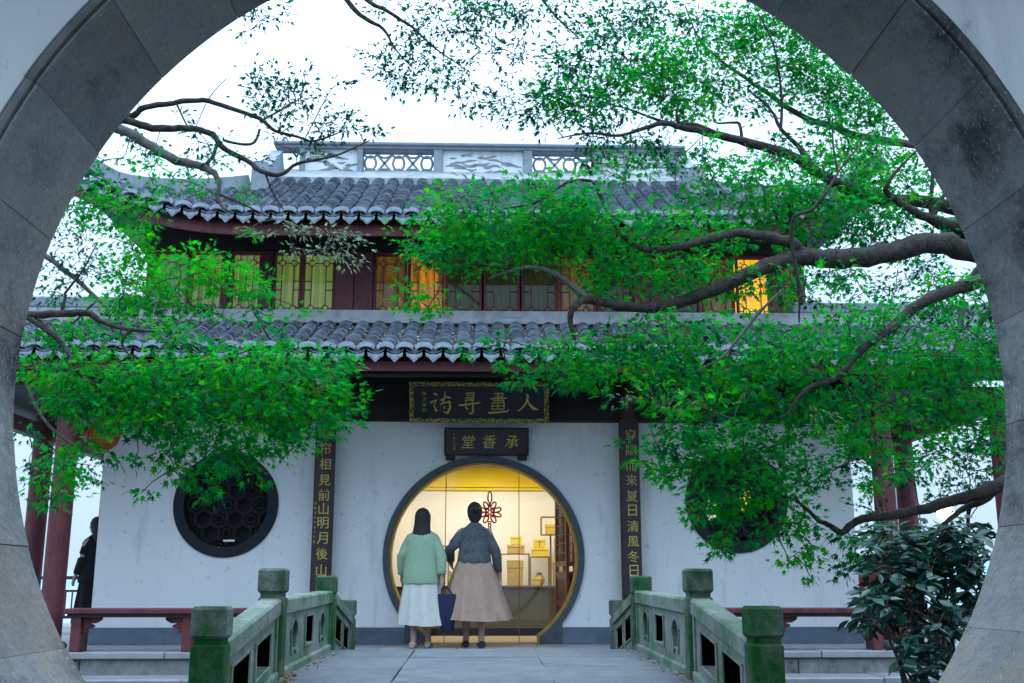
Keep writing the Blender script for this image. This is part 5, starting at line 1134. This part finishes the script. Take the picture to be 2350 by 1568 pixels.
L_BR = [
 ([(-60, 420, 7.6, .07), (150, 270, 7.2, .045), (272, 294, 7.0, .036), (333, 328, 7.0, .034), (383, 358, 7.0, .032), (430, 374, 7.0, .03), (468, 384, 7.0, .026), (494, 400, 7.0, .021), (503, 426, 7.0, .017), (499, 453, 7.0, .014), (512, 476, 7.0, .011), (535, 490, 7.0, .006)], 1),
 ([(120, 260, 7.5, .04), (240, 262, 7.3, .032), (293, 276, 7.2, .028), (349, 293, 7.2, .027), (400, 295, 7.2, .025), (446, 297, 7.2, .023), (488, 309, 7.2, .021), (512, 339, 7.2, .02), (566, 369, 7.2, .018), (609, 398, 7.1, .017), (649, 399, 7.1, .014), (682, 376, 7.1, .012), (732, 366, 7.0, .010), (782, 353, 7.0, .007), (850, 322, 7.0, .004)], 0),
 ([(150, 330, 7.6, .035), (260, 285, 7.5, .027), (309, 263, 7.4, .024), (333, 247, 7.4, .022), (399, 236, 7.4, .02), (466, 231, 7.4, .019), (522, 246, 7.4, .017), (596, 273, 7.3, .015), (632, 301, 7.3, .012), (680, 313, 7.3, .010), (722, 324, 7.3, .008), (790, 300, 7.3, .004)], 0),
 ([(496, 333, 7.2, .013), (490, 356, 7.15, .013), (469, 381, 7.05, .012)], 0), ([(596, 297, 7.3, .009), (585, 325, 7.25, .010), (560, 332, 7.2, .010), (512, 322, 7.2, .010)], 0), ([(609, 398, 7.1, .008), (625, 440, 7.1, .006), (650, 480, 7.1, .004)], 0), ([(505, 447, 7.0, .008), (560, 470, 7.0, .006), (620, 500, 7.0, .003)], 0), ([(405, 238, 7.4, .008), (430, 290, 7.3, .006), (440, 297, 7.2, .005)], 0), ([(450, 290, 7.3, .003), (480, 225, 7.4, .004), (520, 180, 7.4, .0025)], 0), ([(596, 280, 7.3, .008), (640, 255, 7.3, .007), (690, 225, 7.3, .003)], 0), ([(700, 318, 7.3, .004), (735, 250, 7.3, .004), (760, 205, 7.3, .002)], 0),
 ([(-120, 740, 6.2, .05), (0, 735, 5.9, .03), (67, 724, 5.7, .022), (133, 721, 5.6, .02), (196, 717, 5.6, .018), (240, 741, 5.6, .014), (300, 757, 5.5, .010), (355, 761, 5.5, .005)], 0), ([(62, 726, 5.7, .018), (116, 764, 5.6, .016), (146, 794, 5.6, .014), (166, 827, 5.5, .013), (186, 860, 5.5, .011), (240, 900, 5.5, .006)], 0), ([(140, 722, 5.6, .009), (150, 680, 5.6, .008), (152, 670, 5.6, .007), (190, 620, 5.6, .005), (222, 560, 5.6, .003)], 0), ([(300, 757, 5.5, .009), (280, 790, 5.5, .007), (310, 830, 5.5, .004)], 0),
 ([(-60, 520, 9.4, .05), (60, 565, 9.2, .03), (110, 592, 9.0, .024), (166, 634, 9.0, .021), (206, 671, 9.0, .018), (246, 708, 9.0, .014), (252, 740, 9.0, .009)], 1), ([(250, 690, 7.5, .004), (330, 700, 7.5, .006), (440, 700, 7.5, .006), (620, 780, 7.0, .003)], 0),
 ([(60, 880, 6.0, .008), (80, 930, 6.0, .008), (120, 985, 6.0, .008), (190, 1035, 6.0, .004)], 1),
 # limb passing over the gate and drooping into the top of the picture
 ([(-250, -250, 8.4, .10), (200, -420, 8.4, .075), (560, -330, 8.2, .05), (720, -120, 8.0, .032), (795, 0, 8.0, .022), (838, 43, 8.0, .018), (880, 66, 8.0, .013), (905, 110, 8.0, .008), (950, 160, 8.0, .004)], 0), ([(720, -120, 8.0, .024), (842, 0, 7.9, .018), (880, 20, 7.9, .016), (922, 47, 7.9, .013), (948, 64, 7.9, .010), (1000, 112, 7.8, .007), (1070, 160, 7.8, .004)], 0), ([(600, -330, 8.2, .05), (900, -260, 8.0, .035), (1150, -120, 7.8, .022), (1260, 20, 7.6, .010), (1330, 90, 7.5, .005)], 0), ([(600, -330, 8.2, .03), (600, -120, 8.2, .015), (580, 40, 8.2, .006)], 0)]
L_CL = [
 (430, 880, 180, 55, 5.6, 2.4, 'g'), (600, 880, 190, 60, 5.6, 2.6, 'g'), (740, 870, 90, 60, 5.6, 2.2, 'g'), (300, 890, 130, 60, 5.6, 2.2, 'b'), (180, 880, 110, 50, 5.6, 2.2, 'g'), (100, 850, 70, 40, 5.7, 1.9, 'g'), (520, 960, 200, 55, 5.6, 2.6, 'g'), (690, 940, 110, 50, 5.6, 2.4, 'g'), (330, 970, 120, 45, 5.6, 2.2, 'g'), (200, 960, 80, 40, 5.7, 1.6, 'g'), (520, 1030, 160, 40, 5.6, 2.0, 'b'), (640, 1010, 110, 40, 5.6, 1.9, 'g'), (430, 1080, 50, 35, 5.6, 1.4, 'g'), (520, 1085, 80, 30, 5.6, 1.4, 'b'), (300, 1040, 60, 30, 5.6, .8, 'm'), (210, 1020, 45, 35, 5.8, 1.6, 'g'), (600, 820, 200, 25, 5.7, 1.6, 'g'), (790, 830, 40, 25, 5.7, 1.2, 'g'), (360, 830, 160, 22, 5.7, 1.2, 'g'), (470, 1130, 50, 26, 5.6, .9, 'b'), (310, 1130, 60, 12, 5.6, .6, 's'), (760, 960, 40, 26, 5.6, 1.4, 'g'),
 (115, 1070, 32, 60, 6.3, 1.6, 'g'), (160, 1110, 30, 70, 6.3, 1.5, 'g'), (100, 1160, 35, 25, 6.3, 1.2, 'g'), (120, 940, 60, 25, 6.0, 1.2, 'b'),
 (110, 780, 70, 30, 5.8, 1.4, 'b'), (190, 770, 80, 35, 5.8, 1.2, 'm'), (310, 770, 130, 35, 5.8, 1.3, 'm'), (420, 770, 90, 25, 5.8, .8, 'm'), (600, 760, 60, 20, 6.0, .6, 'm'), (560, 790, 110, 16, 6.0, .7, 'm'),
 (350, 700, 110, 35, 6.4, 1.7, 'g'), (430, 650, 90, 45, 6.4, 1.9, 'y'), (460, 600, 60, 35, 6.4, 1.8, 'y'), (330, 640, 60, 60, 6.5, 2.0, 'y'), (560, 640, 90, 35, 6.4, 1.7, 'y'), (600, 700, 50, 40, 6.4, 1.5, 'g'), (290, 590, 45, 70, 6.6, 1.8, 'y'), (270, 500, 60, 55, 6.8, 1.7, 'g'), (340, 560, 40, 30, 6.6, 1.4, 'y'), (430, 720, 100, 24, 6.4, 1.2, 'g'), (660, 700, 50, 14, 6.4, .8, 'g'),
 (240, 450, 60, 40, 6.9, 1.5, 'g'), (350, 405, 50, 35, 6.9, 1.4, 'y'), (430, 415, 45, 30, 6.9, 1.2, 'g'), (200, 480, 40, 35, 6.9, 1.4, 'g'), (560, 440, 30, 16, 6.9, 1.2, 'y'), (300, 480, 70, 30, 6.9, 1.0, 'm'), (250, 380, 50, 40, 7.2, .7, 's'), (330, 345, 70, 30, 7.2, .6, 's'), (480, 350, 80, 35, 7.1, .6, 's'), (570, 520, 60, 12, 6.8, .5, 'g'),
 (640, 200, 80, 45, 7.3, 1.1, 'd'), (610, 250, 60, 40, 7.3, .7, 'd'), (710, 240, 60, 50, 7.3, .8, 'd'), (770, 270, 60, 40, 7.3, .7, 'd'), (820, 290, 60, 30, 7.2, .6, 'd'), (700, 300, 80, 25, 7.2, .5, 'd'), (340, 235, 40, 16, 7.4, .4, 'd'), (430, 255, 60, 14, 7.3, .35, 'd'), (570, 190, 30, 20, 7.3, .7, 'd'), (450, 330, 100, 25, 7.2, .4, 'd'), (660, 350, 100, 25, 7.1, .4, 'd'), (760, 200, 30, 20, 7.3, .6, 'd'),
 (170, 560, 60, 50, 9.0, .55, 's'), (130, 650, 60, 50, 9.0, .6, 's'), (210, 620, 60, 60, 9.0, .6, 's'), (180, 520, 40, 40, 9.0, .7, 'm'), (250, 680, 50, 30, 8.6, .7, 'm'), (60, 1040, 30, 70, 8.5, .35, 's'), (210, 1080, 18, 80, 8.5, .45, 's'),
 (690, 545, 90, 28, 7.0, 1.2, 'p'), (770, 575, 70, 28, 7.0, 1.1, 'p'), (800, 540, 50, 20, 7.0, .9, 'p'), (560, 545, 30, 18, 7.0, .5, 'p'), (700, 880, 22, 14, 5.4, .9, 'p'),
 (1000, 30, 150, 55, 7.8, .9, 'd'), (960, 110, 90, 50, 7.8, 1.0, 'd'), (1120, 40, 130, 50, 7.7, .8, 'd'), (1090, 110, 70, 40, 7.7, .6, 'd'), (930, 170, 80, 40, 7.8, .7, 'd'), (1000, 180, 90, 40, 7.7, .6, 'd'), (1280, 40, 120, 50, 7.6, .7, 's'), (1060, 215, 90, 40, 7.5, .5, 'd'), (1110, 15, 60, 30, 7.7, .8, 'm'), (1400, 40, 90, 40, 7.5, .6, 's'), (600, 30, 70, 35, 8.2, .7, 'd'), (590, 75, 60, 20, 8.2, .6, 'd'), (860, 120, 50, 40, 8.0, .5, 'd'), (1190, 130, 100, 50, 7.5, .35, 'd'), (1300, 260, 90, 30, 7.3, .7, 'm')]
tree('maple at the left with grey branches and a full low leafy bough', (-4.3, 7.4, -.95), L_BR, L_CL, [(-4.45, 7.5, -1.0, .28), (-4.3, 7.4, .4, .22), (-4.2, 7.4, 1.7, .19), (-4.35, 7.5, 3.0, .16), (-4.5, 7.8, 4.3, .12), (-4.4, 8.2, 5.8, .08)], 'maples framing the courtyard')

# ---- glossy broad-leaved shrub by the gate, lower right
M_CAM = leafmat('shrub_leaf', [(0, (.006, .032, .026)), (.5, (.010, .06, .042)), (1, (.018, .095, .055))], .15, .28, .5, (1.3, 1.3, .8))
sb = thing('shrub', 'dark glossy broad-leaved shrub in front of the right end of the veranda', 'shrub', (2.35, 5.4, -.95))
LV, LF = OVAL; cam_me = []
for t in (.15, .4, .65, .9):
    for sz in (.072, .092):
        cam_me.append(leaf_mesh('leaf', OVAL, np.zeros((1, 3)), np.array([[0, 1., 0]]), np.array([[0, 0, 1.]]), np.array([sz]), np.array([t]), M_CAM, (0, 0, 0)))
for me in cam_me: me.polygons.foreach_set('use_smooth', [True] * len(me.polygons))
stems = []; tips = []
root = Vector((2.35, 5.4, -.95))
for k, (px, py, Y) in enumerate(((2060, 1300, 5.4), (2130, 1250, 5.5), (2200, 1230, 5.6), (1990, 1360, 5.3), (2090, 1400, 5.2), (2190, 1330, 5.4), (2250, 1290, 5.6), (2060, 1500, 5.2), (2150, 1450, 5.3), (2020, 1250, 5.5))):
    e = at(px, py, Y); m1 = root.lerp(e, .4) + Vector((random.gauss(0, .06), random.gauss(0, .05), .05)); m2 = root.lerp(e, .75) + Vector((random.gauss(0, .06), random.gauss(0, .05), .06))
    g = MB(); g.tube([root + Vector((random.gauss(0, .04), random.gauss(0, .04), 0)), m1, m2, e], [.014, .011, .008, .004], 6); g.build('stem', M_BARK, sb); stems += [m1, m2, e]
SH = [(2110, 1260, 90, 40, 5.5), (2190, 1240, 70, 45, 5.6), (2040, 1300, 70, 50, 5.4), (2000, 1370, 55, 35, 5.3), (2100, 1340, 90, 50, 5.4), (2200, 1320, 60, 60, 5.5), (2060, 1400, 70, 35, 5.3), (2150, 1420, 70, 40, 5.3), (2080, 1480, 50, 30, 5.2), (2160, 1500, 45, 25, 5.3), (2030, 1230, 40, 22, 5.5), (2110, 1545, 45, 25, 5.2), (1985, 1420, 25, 20, 5.3), (2240, 1260, 45, 60, 5.7), (2235, 1350, 35, 50, 5.6), (2180, 1400, 60, 40, 5.5), (2130, 1300, 80, 60, 5.6)]
wts = np.array([a * b for _, _, a, b, _ in SH], float); wts /= wts.sum(); bulk = [[], [], [], [], []]; tw = MB(); nl = 0
for i in range(330):
    px, py, rx_, ry_, Y = SH[RNG.choice(len(SH), p=wts)]
    while True:
        u = RNG.uniform(-1, 1, 3)
        if (u ** 2).sum() < 1: break
    p = at(px + u[0] * rx_, py + u[1] * ry_, Y + .35 * u[2]); q = min(stems, key=lambda v: (v - p).length)
    m = q.lerp(p, .5) + Vector((0, 0, .02)); tw.tube([q, m, p], [.005, .004, .0025], 4, False); stems.append(p)
    d = (p - q).normalized()
    for j in range(random.randint(4, 7)):
        a = random.uniform(0, 2 * PI); tip = (d * .5 + Vector((math.cos(a), math.sin(a), random.uniform(-.7, .25)))).normalized(); nrm = Vector((random.gauss(0, .35), random.gauss(-.2, .35), 1)).normalized()
        pos = p + Vector((random.gauss(0, .018), random.gauss(0, .018), random.gauss(0, .02)))
        if nl < 300 and p.y < 5.75:
            x = tip.cross(nrm).normalized(); z = x.cross(tip); M = Matrix((x, tip, z)).transposed().to_euler()
            link('leaf', random.choice(cam_me), sb, pos - root, M); nl += 1
        else:
            for L, v in zip(bulk, (tuple(pos), tuple(tip), tuple(nrm), random.uniform(.065, .092), random.random())): L.append(v)
tag(tw.build('twig_network', M_BARK, sb), kind='stuff')
tag(link('foliage', leaf_mesh('foliage', OVAL, np.array(bulk[0]), np.array(bulk[1]), np.array(bulk[2]), np.array(bulk[3]), np.array(bulk[4]), M_CAM, root), sb), kind='stuff')

# ---- fallen leaves: on the lower roof valleys and at the foot of the railing
M_DRY = leafmat('dry_leaf', [(0, (.16, .07, .03)), (.5, (.38, .27, .17)), (1, (.55, .50, .43))], .15, .8, .1, (1, 1, 1))
n = 3600; row = RNG.integers(-30, 31, n); x = row * .215 + .03 + .1075 + RNG.normal(0, .025, n); t = RNG.uniform(0.02, 1, n)
yz = np.array([slope_pt(E1, T1, q) for q in t]); pos = np.stack([x, yz[:, 0], yz[:, 1] + .045 + RNG.uniform(0, .02, n)], 1)
me = leaf_mesh('fallen_leaves', STAR, pos, RNG.normal(0, 1, (n, 3)) * [1, 1, .3], norm(RNG.normal(0, .4, (n, 3)) + [0, -.3, 1]), RNG.uniform(.03, .055, n), RNG.uniform(.2, 1, n), M_DRY, (0, 0, 0))
tag(link('fallen_leaves', me), 'dry fallen leaves lying in the valleys of the lower tiled roof', 'leaves', kind='stuff')
pos = []
for sgn, c in ((-1, 40), (1, 14)):
    for _ in range(c): y = 7.63 + random.gauss(.0, .10); pos.append((BX + sgn * (HW - .13 + random.gauss(0, .03)), y, deckz(y) + random.uniform(.006, .035)))
for _ in range(60): y = random.uniform(7.4, 10.3); pos.append((BX + random.choice((-1, 1)) * (HW - .1 - abs(random.gauss(0, .05))), y, deckz(y) + .006))
pos = np.array(pos); n = len(pos)
me = leaf_mesh('fallen_leaves', STAR, pos, RNG.normal(0, 1, (n, 3)) * [1, 1, .3], norm(RNG.normal(0, .4, (n, 3)) + [0, 0, 1]), RNG.uniform(.03, .05, n), RNG.uniform(0, .7, n), M_DRY, (0, 0, 0))
tag(link('fallen_leaves', me), 'brown dry leaves gathered on the deck at the foot of the railing posts', 'leaves', kind='stuff')
